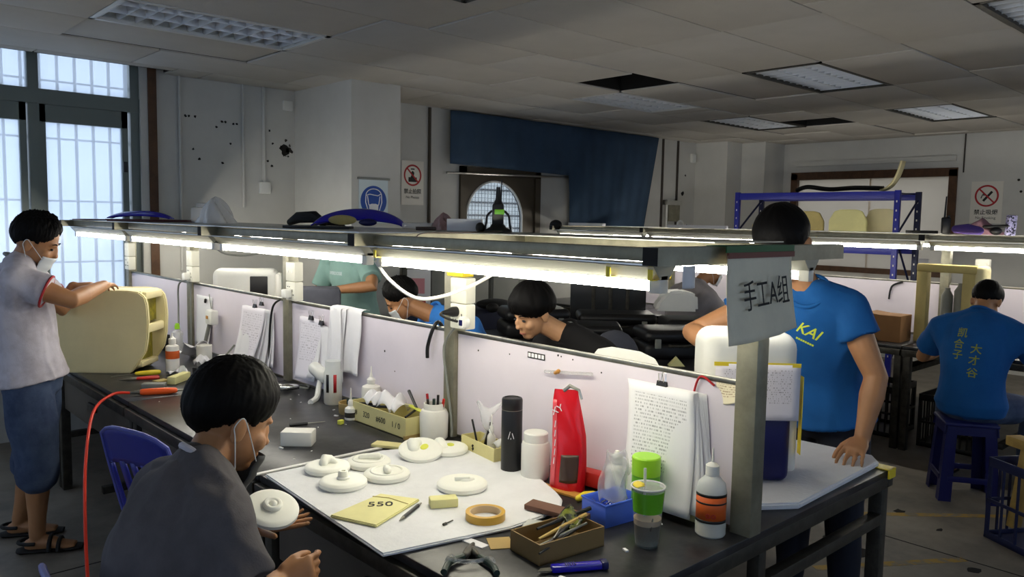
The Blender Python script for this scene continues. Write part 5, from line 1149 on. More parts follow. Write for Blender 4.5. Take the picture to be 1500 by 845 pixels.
# orange air tool and hose
t = T('air_tool', 'orange handled air grinder with red hose drooping to the floor', 'air tool', (1.30, 3.97, ZT+.016), -.38)
b = B(); b.limb([(-.045, 0, 0), (.0, 0, 0), (.06, 0, 0), (.10, 0, 0)], [.0155, .0165, .0165, .014], 14); b.obj('handle', 'orange_plastic', t)
b = B(); b.tube([(-.05, 0, 0), (-.065, 0, 0), (-.066, 0, 0), (-.08, 0, 0), (-.081, 0, 0), (-.1, 0, 0)], [.012, .012, .009, .009, .0075, .006], 10); b.obj('coupling', 'steel', t)
b = B(); b.tube([(.11, 0, 0), (.125, 0, 0), (.18, 0, 0)], [.007, .004, .002], 8); b.obj('bit', 'steel', t)
MI = (Matrix.Translation((1.30, 3.97, ZT+.016))@RZ(-.38)).inverted()
pts = [(1.208, 4.007, .796), (1.13, 4.02, .795), (1.03, 3.95, .74), (.93, 3.70, .60), (.85, 3.42, .42), (.80, 3.2, .2), (.76, 3.0, .03), (.72, 2.8, .012), (.6, 2.5, .012)]
b = B(); b.tube([MI@p for p in spline(pts, 8)], .0068, 8); b.obj('hose', 'hose_red', t)
# cream machine shell
t = T('machine_shell', 'large cream plastic machine shell standing on the bench in front of the left man', 'machine shell', (1.085, 4.84, ZT), math.atan2(-.67, .74))
def rrect(w, h, r, n=5, taper=0):
    out = []
    for cx, cy, a0 in ((w-r, r, -PI/2), (w-r, h-r, 0), (r, h-r, PI/2), (r, r, PI)):
        for k in range(n+1): a = a0+PI/2*k/n; out.append((cx+r*math.cos(a), cy+r*math.sin(a)))
    return out
prof = [(0, 0), (.40, 0), (.44, .05), (.485, .12), (.50, .20), (.505, .30), (.50, .38), (.488, .425), (.455, .45), (.40, .457), (.04, .457), (.01, .447), (0, .42)]
Mx = Matrix(((1, 0, 0, 0), (0, 0, 1, 0), (0, 1, 0, 0), (0, 0, 0, 1)))
b = B(); b.prism(prof, 0, .028, Mx, .006); b.obj('side_panel', 'cream', t)
b = B(); b.prism(prof, .24, .268, Mx, .006); b.obj('side_panel', 'cream', t)
b = B(); b.b2((.012, .025, .425), (.46, .243, .455), .01); b.obj('top_cover', 'cream', t)
b = B(); b.b2((.0, .025, .02), (.02, .243, .43), .004); b.obj('back_cover', 'cream', t)
b = B(); b.b2((.02, .025, .01), (.40, .243, .03), .004); b.obj('bottom_cover', 'cream', t)
b = B(); b.box((.478, .134, .245), (.03, .21, .05), .012); b.obj('front_bridge', 'cream', t)
b = B(); b.box((.472, .134, .428), (.03, .21, .045), .012); b.obj('front_brow', 'cream', t)
b = B(); b.b2((.43, .03, .275), (.445, .238, .41)); b.obj('upper_window', 'olive_glass', t)
b = B(); b.b2((.40, .03, .06), (.42, .238, .22)); b.obj('lower_window', 'olive_glass', t)
b = B(); b.box((.43, .134, .045), (.05, .21, .03), .008); b.obj('front_sill', 'cream', t)
# ================================================================== seats
def plastic_chair(label, loc, rz, m='blue_plastic'):
    """blue moulded chair, seat toward +x local, back at -x"""
    t = T('plastic_chair', label, 'chair', loc, rz, 'blue plastic chairs')
    b = B(); b.grid(lambda u, v: V((-.2+.4*u, (-.21+.42*v)*(1-.06*u), .44-.018*math.sin(PI*u)*math.sin(PI*v))), 10, 10); b.obj('seat', m, t, 60, solid=.006)
    def bk(u, v):
        y = (u-.5)*.44*(1-.10*v*v); return V((-.205-.10*v-.05*(1-(2*u-1)**2)*v*.6, y, .45+.40*v-.045*abs(2*u-1)**3*v))
    # back: rim, slats and top panel
    for (a, c, d, e, nm_) in ((0, 1, .62, 1, 'back_top'), (0, .09, 0, .64, 'back_stile'), (.91, 1, 0, .64, 'back_stile'), (.20, .30, 0, .64, 'back_slat'), (.38, .46, 0, .64, 'back_slat'), (.54, .62, 0, .64, 'back_slat'), (.70, .80, 0, .64, 'back_slat')):
        b = B(); b.grid(lambda u, v: bk(a+(c-a)*u, d+(e-d)*v), 8 if c-a > .5 else 2, 6); b.obj(nm_, m, t, 60, solid=.007)
    b = B(); b.tube([bk(0, 0)]+[bk(0, k/6) for k in range(1, 7)]+[bk(k/8, 1) for k in range(1, 8)]+[bk(1, 1-k/6) for k in range(7)], .008, 8); b.obj('back_rim', mat('blue_pale', (92, 98, 176), .35), t)
    for sx in (-1, 1):
        for sy in (-1, 1):
            b = B(); b.tube([(sx*.18, sy*.18, .435), (sx*.215, sy*.215, 0)], [.024, .018], 8); b.obj('leg', m, t)
    return t
plastic_chair('blue plastic chair under the seated man in dark grey', (.735, 1.91, 0), .0)
plastic_chair('empty blue plastic chair pushed to the bench behind the seated man', (1.24, 3.21, 0), .30)
def stool(label, loc, rz=0, h=.475, m='stool_blue'):
    t = T('plastic_stool', label, 'stool', loc, rz, 'plastic stools')
    b = B(); b.box((0, 0, h-.012), (.30, .30, .024), .010); b.obj('seat', m, t)
    for s_ in (-1, 1):
        b = B(); b.loft([((s_*.135, 0, h-.02), V((0, .145, 0)), V((.006, 0, 0))), ((s_*.139, 0, h-.075), V((0, .150, 0)), V((.006, 0, 0)))], 4); b.obj('apron', m, t)
        b = B(); b.loft([((0, s_*.135, h-.02), V((.145, 0, 0)), V((0, .006, 0))), ((0, s_*.139, h-.075), V((.150, 0, 0)), V((0, .006, 0)))], 4); b.obj('apron', m, t)
        for q in (-1, 1):
            b = B(); b.prism([(-.035, -.035), (.035, -.035), (.035, -.028), (-.028, -.028), (-.028, .035), (-.035, .035)], 0, 1, Matrix.Translation((0, 0, 0))); 
            for v in b.bm.verts:
                k = v.co.z; v.co = V(((v.co.x+.035)*(1-.15*k)-.035, (v.co.y+.035)*(1-.15*k)-.035, 0)); v.co = V((-s_*0+(v.co.x+.0)*s_*-1*-1, v.co.y*q, 0)) if False else V((s_*(-1)*v.co.x, q*(-1)*v.co.y, 0)); v.co += V((s_*(.165-.03*k-.035), q*(.165-.03*k-.035), k*(h-.02)))
            b.obj('leg', m, t)
        b = B(); b.box((s_*.155, 0, .14), (.01, .24, .035), .003); b.obj('stretcher', m, t)
        b = B(); b.box((0, s_*.155, .14), (.24, .01, .035), .003); b.obj('stretcher', m, t)
    return t
stool('navy blue plastic stool under the man in the calligraphy T-shirt', (5.34, 1.625, 0), .55, .485)
stool('plastic stool under the man in the stone grey shirt', (5.42, 3.80, 0), .2, .49)
stool('plastic stool under the man in the black T-shirt', (3.22, 2.76, 0), 0, .46)
stool('plastic stool under the man in light blue bent over the bench', (3.25, 3.80, 0), 0, .46)
# ================================================================== right half of the near bench
b = B(); b.prism([(2.06, 1.30), (2.285, 1.142), (2.92, 1.165), (2.985, 1.215), (2.968, 1.50), (2.45, 1.85), (2.06, 1.85)], ZT+.001, ZT+.022, bev=.006); simple('foam_pad', b, 'epe', 'thick white foam pad on the right end of the near bench', 'foam pad')
ZP = ZT+.022
t = T('machine_case', 'white and navy machine case draped with a printed sheet, behind the post', 'machine case', (2.40, 1.42, ZP), -.80)
# local x = across the case (image right), y = depth away
def rbox(b, x0, x1, y0, y1, z0, z1, r): b.box(((x0+x1)/2, (y0+y1)/2, (z0+z1)/2), (x1-x0, y1-y0, z1-z0), r, seg=5); return b
b = B(); rbox(b, -.155, .155, -.10, .14, .24, .50, .055); b.obj('upper_shell', 'abs_white', t)
b = B(); rbox(b, -.145, .140, -.09, .13, .0, .27, .03); b.obj('lower_body', 'navy', t)
b = B(); rbox(b, .125, .165, -.07, .10, .03, .33, .015); b.obj('side_wing', 'milk_plastic', t)
b = B(); b.grid(lambda u, v: V((-.12+.275*u, -.104-.006*math.sin(u*3), .215+.185*v)), 10, 8); s_ = b.obj('printed_sheet', 'printed2', t, solid=.0008)
b = B(); b.b2((-.125, -.107, .392), (.155, -.1035, .405)); b.obj('yellow_tape', 'yellow_plastic', t)
b = B(); b.b2((.1655, -.10, .10), (.168, -.07, .36)); b.obj('yellow_tape', 'yellow_plastic', t)
# arched white plate leaning behind the near panel
b = B(); b.prism([(-.16, 0), (.16, 0), (.155, .40), (.12, .44), (.06, .455), (-.06, .455), (-.12, .44), (-.155, .40)], 0, .006, Matrix(((0, 0, 1, 2.05), (1, 0, 0, 1.66), (0, 1, 0, ZT+.002), (0, 0, 0, 1))), bev=.002); simple('arched_plate', b, 'abs_white', 'white plate with rounded top standing behind the near panel', 'plate')
# white shell with dark screen
t = T('white_shell', 'white plastic shell with dark square screen standing behind the partition', 'machine shell', (2.42, 5.40, ZT), -.50)
b = B(); rbox(b, -.22, .22, -.05, .12, 0, .50, .05); b.obj('body', 'abs_white', t)
b = B(); b.box((.225, .02, .25), (.05, .15, .44), .022); b.obj('side_band', 'milk_plastic', t)
b = B(); b.box((.09, -.052, .37), (.12, .012, .16), .006); b.obj('screen', 'black_plastic', t)
b = B(); b.box((0, 0, .20), (.34, .22, .40), .03, M=place((2.66, 4.85, ZT), -.5)); simple('dark_case', b, 'grey_cloth', 'dark grey case behind the white shell with the screen', 'case')
# ================================================================== things on the near rack shelf
ZS = 1.6055
b = B(); b.b2((1.56, 2.52, 1.6005), (2.0, 6.45, 1.6045)); 
tag(b.obj('shelf_board', 'aluminium'), 'thin metal board laid on the near rack', 'board')
def item(name, b, m, label, cat, **k): return simple(name, b, m, label, cat, **k)
b = B(); b.box((0, 0, .004), (.55, .30, .006), .001, M=place((1.78, 6.0, ZS), -.5)); item('folder', b, mat('maroon', (86, 40, 42), .6), 'dark red flat folder at the window end of the rack', 'folder')
b = B(); b.box((0, 0, .011), (.50, .20, .006), .001, M=place((1.80, 5.45, ZS), -.6)); b.box((0, 0, .004), (.55, .25, .006), .001, M=place((1.80, 5.3, ZS), -.6)); item('folder', b, 'maroon', 'dark red boards stacked under the clear plastic bag', 'folder')
def wing(name, label, loc, rz, L, W, Hh, m):
    t = T(name, label, 'plastic part', loc, rz)
    def fn(u, v):
        x = (u-.5)*L; w = W*(1-.55*(2*u-1)**2); h = Hh*(1-(2*u-1)**2)**.6*(.35+.65*math.sin(PI*v))
        return V((x, (v-.5)*w+.04*math.sin(u*3), h))
    b = B(); b.grid(fn, 24, 12); b.obj('moulding', m, t, 60, solid=.006)
    return t
wing('blue_moulding', 'small glossy blue moulded part on the rack by the window', (1.82, 5.72, ZS+.018), -.75, .42, .18, .05, 'blue_gloss')
t = wing('blue_moulding', 'large glossy blue moulded cover lying on the rack above the teal shirt', (2.12, 3.42, ZS+.008), -.80, .46, .20, .085, 'blue_gloss')
b = B(); b.ball((-.06, -.09, .03), (.07, .012, .024)); b.obj('cut_out', 'cream_dark', t)
b = B(); b.ball((.06, -.07, .02), (.045, .02, .018)); b.obj('lug', 'navy', t)
b = B(); b.limb([(2.02, 3.95, ZS+.02), (2.02, 3.86, ZS+.045), (2.06, 3.76, ZS+.05), (2.08, 3.70, ZS+.02)], [.018, .03, .032, .02], 10); item('black_bundle', b, 'black_matte', 'black furry bundle left of the large blue cover', 'bundle')
b = B(); b.box((0, 0, .006), (.30, .07, .012), .002, M=place((1.75, 3.16, ZS), -.85)); item('dark_plate', b, 'black_paint', 'dark flat bar in front of the large blue cover', 'bar')
def bagfn(cx, cy, w, d, h, seed):
    q = random.Random(seed); a = q.random()*9
    def fn(u, v):
        r_ = (1-v)**.55*(1+.18*math.sin(u*2*PI*3+a)+.1*math.sin(u*2*PI*7+v*5))
        return V((cx+w*r_*math.cos(2*PI*u), cy+d*r_*math.sin(2*PI*u), ZS+.002+h*v+.02*math.sin(u*2*PI*2+a)*v))
    return fn
b = B(); b.grid(bagfn(1.93, 4.72, .10, .16, .14, 3), 40, 14); item('plastic_bag', b, 'poly_bag', 'crumpled clear plastic bag heaped on the rack', 'plastic bag')
b = B(); b.box((0, 0, .05), (.16, .10, .10), .02, M=place((1.98, 5.0, ZS), -.7)); b.box((0, 0, .11), (.10, .07, .03), .012, M=place((1.98, 5.0, ZS), -.7)); item('clear_tub', b, 'film', 'clear plastic tub behind the crumpled bag on the rack', 'tub')
b = B(); b.box((0, 0, .018), (.14, .12, .03), .008, M=place((2.18, 3.0, ZS), -.8)); item('clear_pack', b, 'film', 'flat clear pack right of the large blue cover', 'pack')
b = B(); b.grid(bagfn(2.22, 2.87, .05, .075, .06, 8), 32, 10); item('pink_bag', b, mat('dusty_pink', (176, 140, 136), .4, var=.25, scale=30), 'dusty pink plastic bag on the rack beside the white box', 'bag')
b = B(); b.box((0, 0, .008), (.09, .05, .016), .004, M=place((2.10, 2.84, ZS), -.6)); item('dark_scrap', b, 'tea', 'small dark brown block before the pink bag', 'block')
b = B(); b.box((0, 0, .027), (.15, .08, .052), .003, M=place((2.20, 2.69, ZS), -.78)); item('white_box', b, 'paper', 'plain white carton on the rack left of the black drill stand', 'box')
t = T('drill_stand', 'black tool stand with yellow-green band and looped handles on the rack', 'tool stand', (2.25, 2.53, ZS), -.75)
b = B(); b.loft([((0, 0, 0), V((.062, 0, 0)), V((0, .05, 0))), ((0, 0, .008), V((.06, 0, 0)), V((0, .048, 0))), ((0, 0, .02), V((.035, 0, 0)), V((0, .03, 0))), ((0, 0, .035), V((.026, 0, 0)), V((0, .024, 0)))], 20); b.obj('foot', 'black_plastic', t)
b = B(); b.box((0, 0, .075), (.05, .045, .09), .008); b.obj('motor', 'black_plastic', t)
b = B(); b.box((.006, 0, .085), (.042, .048, .022), .003); b.obj('band', 'lime_dark', t)
b = B(); b.lathe([(0, .12), (.02, .12), (.012, .14), (.009, .19), (0, .19)], n=14); b.obj('spindle', 'black_plastic', t)
b = B(); b.tube([(.012, 0, .12), (.014, 0, .22)], .003, 6); b.obj('rod', 'black_plastic', t)
for s_ in (-1, 1): b = B(); b.tube(spline([(s_*.025, 0, .09), (s_*.045, 0, .07), (s_*.05, 0, .04), (s_*.055, 0, .01)], 5), .005, 8); b.obj('handle', 'black_plastic', t)
b = B(); b.ball((-.075, 0, .018), (.02, .02, .022)); b.obj('chuck', 'dark_steel', t)
cable('cable', 'thin brown cable drooping over the beam from the black tool stand', [(2.21, 2.46, 1.61), (2.0, 2.4, 1.607), (1.8, 2.32, 1.607), (1.66, 2.28, 1.603), (1.63, 2.27, 1.57)], .0025, 'tea')
# ================================================================== paper sign
t = T('paper_sign', 'hanging paper sign with large Chinese characters taped to the near rack end', 'sign', (1.93, 1.118, 1.585))
def sg(u, v):
    x = -.165+.325*u-.035*(1-v)+.0*u; return V((x, -.012-.035*(1-v)**1.5-.012*math.sin(u*5)*(1-v)-.02*(1-v)*(u > .5)*(u-.5)*2, -.232+.225*v+.012*u*(1-v)+(.03*(u-.75)*4*(1-v)*(1-v)*.4 if u > .75 else 0)))
b = B(); b.grid(sg, 16, 14); b.obj('sheet', 'paper_grey', t, 60, solid=.0008)
text_mesh('lettering', '手工A组', .073, 'ink', Matrix.Translation((-.018, -.043, -.112))@Matrix.Rotation(-.06, 4, 'Y')@Matrix.Rotation(PI/2-.12, 4, 'X')@Matrix.Diagonal((.86, 1.15, 1, 1)), t, ext=.0004)
b = B(); b.b2((-.165, -.016, -.015), (.17, -.009, .0)); b.obj('red_tape', mat('tape_red', (120, 70, 60), .6), t)
b = B(); b.b2((-.17, -.0115, .0), (.175, -.008, .0175)).b2((-.17, -.011, .0155), (.175, .05, .0175)); b.obj('green_tape', mat('tape_green', (22, 92, 44), .5), t)
b = B(); b.grid(lambda u, v: V((1.60+.05*u, 1.125-.008*math.sin(u*3), 1.50+.055*v)), 6, 6); item('paper_tag', b, 'paper', 'small white tag hanging from the right end of the near lamp', 'tag', solid=.0008)
# ================================================================== middle of the room
workbench(3.9, 5.2, 2.2, 4.75, 'low black work table behind the near bench, piled with black cases', False)
def case(label, loc, rz, d, m='black_plastic', lid=True):
    t = T('black_case', label, 'case', loc, rz, 'black plastic cases')
    b = B(); rbox(b, -d[0]/2, d[0]/2, -d[1]/2, d[1]/2, 0, d[2]*.55, min(d)*.18); b.obj('tub', m, t)
    b = B(); rbox(b, -d[0]/2, d[0]/2, -d[1]/2, d[1]/2, d[2]*.57, d[2], min(d)*.2); b.obj('lid', m, t)
    b = B(); b.tube(spline([(-.07, -d[1]/2-.0, d[2]*.5), (-.06, -d[1]/2-.03, d[2]*.5), (.06, -d[1]/2-.03, d[2]*.5), (.07, -d[1]/2, d[2]*.5)], 4), .009, 8); b.obj('handle', 'dark_steel', t)
    for s_ in (-1, 1): b = B(); b.box((s_*d[0]*.33, -d[1]/2-.006, d[2]*.56), (.04, .016, .06), .005); b.obj('latch', 'rubber_grey', t)
    return t
for lb, loc, rz, d in (('black moulded case at the front left of the pile behind the dark haired man', (4.13, 3.68, ZT), -.8, (.46, .35, .17)), ('black moulded case in the middle of the pile', (4.30, 3.10, ZT), -.6, (.44, .34, .19)), ('black moulded case at the right of the pile, near the grey shirt', (4.50, 2.56, ZT), -.9, (.46, .34, .16)), ('black moulded case at the back of the pile under the dark board', (4.75, 3.95, ZT), -.75, (.6, .36, .18)), ('wide black case at the back right of the pile', (4.85, 3.25, ZT), -.7, (.55, .36, .2)), ('black case on the floor-near end of the pile', (4.2, 4.3, ZT), -.5, (.5, .36, .22))): case(lb, loc, rz, d)
t = T('dark_board', 'smoky dark board with ribs standing upright behind the black cases', 'board', (5.02, 4.26, ZT), -.83)
b = B(); b.box((0, 0, .25), (.62, .012, .46), .004, M=place((0, 0, .0), 0, .06)); b.obj('board', mat('smoke', (52, 54, 56), .25), t)
for k in range(3): b = B(); b.box((-.12+k*.14, -.012, .28), (.03, .008, .38), .003, M=place((0, 0, 0), 0, .06)); b.obj('rib', 'dark_steel', t)
b = B(); b.prism([(-.16, 0), (.17, 0), (.16, .13), (.05, .16), (-.06, .15), (-.13, .08)], 0, .20, Matrix(((math.cos(-.8), 0, -math.sin(-.8), 4.98), (math.sin(-.8), 0, math.cos(-.8), 3.55), (0, 1, 0, ZT+.205), (0, 0, 0, 1))), bev=.02); item('white_case', b, 'abs_white', 'white rounded housing lying on the black cases', 'housing')
t = T('office_chair', 'chair with rounded grey backrest behind the dark haired man', 'chair', (3.62, 3.02, 0), -.6)
b = B(); b.box((.0, 0, .45), (.4, .42, .06), .025); b.obj('seat', 'grey_cloth', t)
b = B(); b.ball((.0, -.02, .83), (.16, .05, .19)); b.obj('backrest', 'grey_cloth', t)
b = B(); b.tube([(0, 0, .42), (0, 0, .08)], .03, 10); b.tube([(0, -.02, .45), (0, -.05, .75)], .02, 8); b.obj('column', 'black_plastic', t)
for k in range(5): a = 2*PI*k/5; b = B(); b.tube([(0, 0, .09), (.26*math.cos(a), .26*math.sin(a), .04)], [.025, .02], 8); b.obj('leg', 'black_plastic', t)
b = B(); b.prism([(-.05, 0), (.05, 0), (0, .055)], -.03, .03, Matrix(((.7, 0, .7, 4.02), (-.7, 0, .7, 2.85), (0, 1, 0, ZT+.002), (0, 0, 0, 1)))); item('paper_tent', b, 'foam_yellow', 'small folded pale card standing by the black cases', 'card')
# storage along the middle wall
for x0, x1, h, lb in ((4.45, 5.18, 1.22, 'grey metal cabinet under the arched opening, left one'), (5.22, 5.95, 1.22, 'grey metal cabinet under the arched opening, right one')):
    t = T('cabinet', lb, 'cabinet', ((x0+x1)/2, 6.15, 0)); w = (x1-x0)/2
    b = B(); b.b2((-w, -.2, 0), (w, .25, h), .004); b.obj('body', 'rubber_grey', t)
    for s_ in (-1, 1):
        b = B(); b.b2((min(0, s_*(w-.01)), -.215, .05), (max(0, s_*(w-.01))-.004, -.201, h-.03), .002); d_ = b.obj('door', 'rubber_grey', t)
        b = B(); b.limb([(s_*.05, -.225, h*.55), (s_*.05, -.225, h*.62)], [.006, .006], 8); b.obj('handle', 'black_plastic', d_)
t = T('covered_table', 'low table under a dark navy cloth by the column', 'table', (4.25, 5.35, 0))
b = B(); b.b2((-.42, -.35, .85), (.42, .35, .87)); b.obj('tabletop', 'dark_steel', t)
for s_ in (-1, 1):
    for q in (-1, 1): b = B(); b.b2((s_*.38-.02, q*.31-.02, 0), (s_*.38+.02, q*.31+.02, .85)); b.obj('leg', 'dark_steel', t)
b = B(); b.box((0, -.0, .79), (.88, .74, .18), .02); b.obj('cloth', mat('navy_cloth', (30, 36, 62), .8), t)
b = B(); b.ball((4.55, 5.15, .925), (.17, .14, .045)); b.ball((4.4, 5.0, .915), (.06, .05, .04)); item('black_bundle', b, 'black_matte', 'black bundled cloth on the navy covered table', 'bundle')
t = T('carton', 'white carton with pink picture standing on the navy covered table', 'box', (4.02, 5.52, .882), -.75)
b = B(); b.box((0, 0, .17), (.20, .10, .34), .002); b.obj('carton_body', 'paper', t)
b = B(); b.box((-.015, -.0505, .20), (.13, .002, .13)); b.obj('picture', 'pink', t)
b = B(); b.box((-.015, -.0505, .06), (.15, .002, .03)); b.obj('stripe', 'sign_red', t)
b = B(); b.box((.101, 0, .17), (.003, .09, .33)); b.obj('dark_edge', 'ink', t)
# ================================================================== far bench things
t = T('carton', 'brown cardboard box on the far bench left of the seated man', 'box', (6.31, 2.52, ZT), .05)
b = B(); b.b2((-.12, -.14, 0), (.12, .14, .20), .002); b.obj('carton_body', 'cardboard', t)
b = B(); b.box((0, 0, .203), (.24, .13, .004), 0, M=place((0, .08, 0), 0, .1)); b.obj('flap', 'cardboard', t)
t = T('plastic_stand', 'pale yellow U-shaped plastic frame standing on the far bench', 'frame', (6.42, 2.14, ZT))
b = B(); b.b2((-.04, .13, 0), (.04, .21, .56), .01); b.obj('upright', 'cream_dark', t)
b = B(); b.b2((-.05, -.21, .54), (.05, .21, .60), .012); b.obj('top_bar', 'cream_dark', t)
b = B(); b.b2((-.04, -.20, 0), (.04, -.11, .56), .01); b.obj('upright', 'cream_dark', t)
b = B(); rbox(b, -.05, .08, -.27, -.19, .30, .60, .03); b.obj('end_block', 'cream', t)
for y, h, lb in ((2.17, .42, 'tall grey translucent bottle inside the yellow frame, left'), (2.08, .46, 'tall grey translucent bottle inside the yellow frame, right')):
    bottle('tall_bottle', lb, (6.52, y, ZT), [(0, 0), (.04, 0), (.042, .01), (.042, h-.06), (.02, h-.02), (.02, h), (0, h)], 'rubber_grey')
socket(6.79, 2.02, 1.22, 'white power socket on the far bench post beside the yellow frame')
cable('cable', 'white cable curling down the far panel inside the yellow frame', [(6.80, 2.04, 1.24), (6.78, 2.10, 1.18), (6.78, 2.16, 1.0), (6.76, 2.17, .82)], .007, 'milk_plastic')
for y0, y1, z0, z1, lb in ((1.46, 1.62, .86, 1.12, 'white paper pinned on the far panel right of the seated man'), (1.28, 1.42, .95, 1.15, 'second white paper on the far panel at the right edge')): sheet('note_sheet', lb, 6.838, y0, y1, z0, z1, 'printed', .01, 0, 4)
b = B(); b.box((0, 0, 0), (.01, .07, .03), 0, M=place((6.83, 1.58, .99))); item('blue_label', b, 'navy', 'small blue label on the far panel right of the seated man', 'label')
b = B(); b.box((0, 0, .012), (.16, .22, .02), .004, M=place((6.22, 2.66, ZT), .2)); item('keyboard', b, 'black_plastic', 'flat black gadget beside the cardboard box', 'gadget')
b = B(); b.box((0, 0, .004), (.12, .16, .004), 0, M=place((6.18, 2.75, ZT), .5)); item('paper_scrap', b, 'paper', 'white paper lying on the far bench left of the cardboard box', 'paper')
b = B(); b.box((0, 0, .03), (.20, .25, .03), .006, M=place((6.25, 1.72, ZT), .1)); item('foam_part', b, 'cream', 'cream plate the seated man in blue works on', 'plate')
# far rack top
t = T('walkie_talkie', 'black walkie-talkie with antenna standing on the far rack', 'walkie-talkie', (6.66, 2.26, ZS), -.8)
b = B(); b.box((0, 0, .065), (.065, .04, .13), .012); b.obj('body', 'black_plastic', t)
b = B(); b.tube([(-.012, 0, .13), (-.008, 0, .29)], [.008, .005], 8); b.obj('antenna', 'black_plastic', t)
b = B(); b.lathe([(0, .128), (.009, .128), (.009, .145), (0, .145)], c=(.018, 0, 0), n=12); b.obj('dial', 'black_plastic', t)
b = B(); b.box((0, 0, .012), (.20, .12, .024), .004, M=place((6.62, 2.42, ZS), -.8)); item('black_tray', b, 'black_matte', 'flat black tray under the walkie-talkie on the far rack', 'tray')
def bag2(cx, cy, w, d, h, seed): return bagfn(cx, cy, w, d, h, seed)
b = B(); b.grid(bag2(6.7, 2.02, .10, .15, .11, 21), 40, 12); item('pink_bag', b, mat('mauve', (170, 128, 140), .4, var=.3, scale=20), 'mauve plastic bag on the far rack right of the walkie-talkie', 'bag')
b = B(); b.limb([(6.52, 2.14, ZS+.04), (6.52, 2.06, ZS+.042), (6.52, 1.98, ZS+.03)], [.03, .04, .03], 12); item('purple_cloth', b, mat('purple', (92, 70, 150), .7), 'purple cloth roll under the mauve bag on the far rack', 'cloth')
b = B(); b.box((0, 0, .075), (.06, .05, .15), .008, M=place((6.66, 1.82, ZS), -.8, .1)); item('pouch', b, mat('checked', (186, 180, 220), .6, c2=(40, 40, 60), scale=60, lo=.46, hi=.5), 'small black and lilac patterned pouch on the far rack', 'pouch')
b = B(); b.limb([(6.62, 1.98, ZS+.06), (6.62, 1.83, ZS+.07)], [.012, .012], 10); b.ball((6.62, 1.90, ZS+.03), (.04, .04, .03)); item('torch', b, 'black_plastic', 'black torch lying by the patterned pouch', 'torch')
for y0, y1, lb in ((5.6, 6.1, 'white tube carton on the far rack left end'), (4.1, 4.75, 'white tube carton on the far rack above the grey shirt')):
    b = B(); b.box((6.5, (y0+y1)/2, ZS+.015), (.06, y1-y0, .03), .004); item('tube_carton', b, 'paper', lb, 'box')
b = B(); b.tube([(6.5+.0, 4.62+.035*math.cos(a), ZS+.035+.035*math.sin(a)) for a in [2*PI*k/20 for k in range(20)]], .008, 8, closed=True); item('tape_ring', b, 'abs_white', 'white tape ring standing on the far rack', 'tape')
b = B(); b.ball((6.38, 6.2, ZS+.0), (.06, .08, .06)); item('black_bundle', b, 'black_matte', 'black round bundle at the left end of the far rack', 'bundle')
t = T('board_leaning', 'pale board leaning at the left of the far lamp, above the dark head', 'board', (7.0, 3.85, ZS)) if False else None
# black crates under the far bench
def crate(label, loc, rz, d, m, group, nx=6, nz=3, solid_bottom=True):
    t = T('crate', label, 'crate', loc, rz, group); w, l, h = d
    b = B(); b.b2((0, 0, 0), (w, l, .012)); b.obj('base', m, t)
    for (ax, L_, off) in (('x', w, 0), ('x', w, l-.012), ('y', l, 0), ('y', l, w-.012)):
        for z0, z1, nm_ in ((0, .035, 'bottom_rail'), (h-.05, h, 'top_rail'), (h*.45, h*.45+.018, 'mid_rail')):
            b = B()
            if ax == 'x': b.b2((0, off, z0), (L_, off+.012, z1), .002)
            else: b.b2((off, 0, z0), (off+.012, L_, z1), .002)
            b.obj(nm_, m, t)
        for k in range(nx+1):
            p = (L_-.024)*k/nx
            b = B()
            if ax == 'x': b.b2((p, off+.002, .03), (p+.024 if k in (0, nx) else p+.012, off+.010, h-.045))
            else: b.b2((off+.002, p, .03), (off+.010, p+.024 if k in (0, nx) else p+.012, h-.045))
            b.obj('upright', m, t)
    return t
crate('navy plastic crate full of wooden offcuts at the right edge of the photo', (4.71, 1.31, 0), math.atan2(-.85, -.52), (.60, .42, .44), 'crate_blue', 'plastic crates')
for k, (p, q_, lb) in enumerate((((4.75, 1.22, .40), (4.55, .85, .60), 'pale wooden bar lying across the top of the navy crate'), ((4.82, 1.20, .06), (4.80, 1.15, .52), 'upright pale offcut in the left corner of the navy crate'), ((4.84, 1.05, .06), (4.80, 1.0, .53), 'second upright pale offcut in the navy crate'), ((4.90, .95, .06), (4.84, .85, .50), 'third upright pale offcut in the navy crate'))):
    d_ = V(q_)-V(p); L_ = d_.length; f_, l_, u_ = frame(d_); b = B(); b.box((L_/2, 0, 0), (L_, .07, .04), .003, M=basis(V(p), f_, l_, u_))
    if k == 0: b = B(); b.box((0, 0, 0), (.30, .09, .05), .003, M=place((4.72, 1.10, .535), math.atan2(-.85, -.52)))
    item('offcut', b, 'wood_pale', lb, 'wood offcut')
crate('black plastic crate under the far bench beside the seated man', (6.30, 1.85, 0), 0, (.45, .40, .40), 'black_paint', 'plastic crates', 8)
crate('black plastic crate under the far bench right of the seated man', (6.30, 1.05, 0), 0, (.45, .40, .40), 'black_paint', 'plastic crates', 8)
crate('black plastic crate under the far bench below the cardboard box', (6.35, 2.45, 0), 0, (.45, .45, .40), 'black_paint', 'plastic crates', 8)
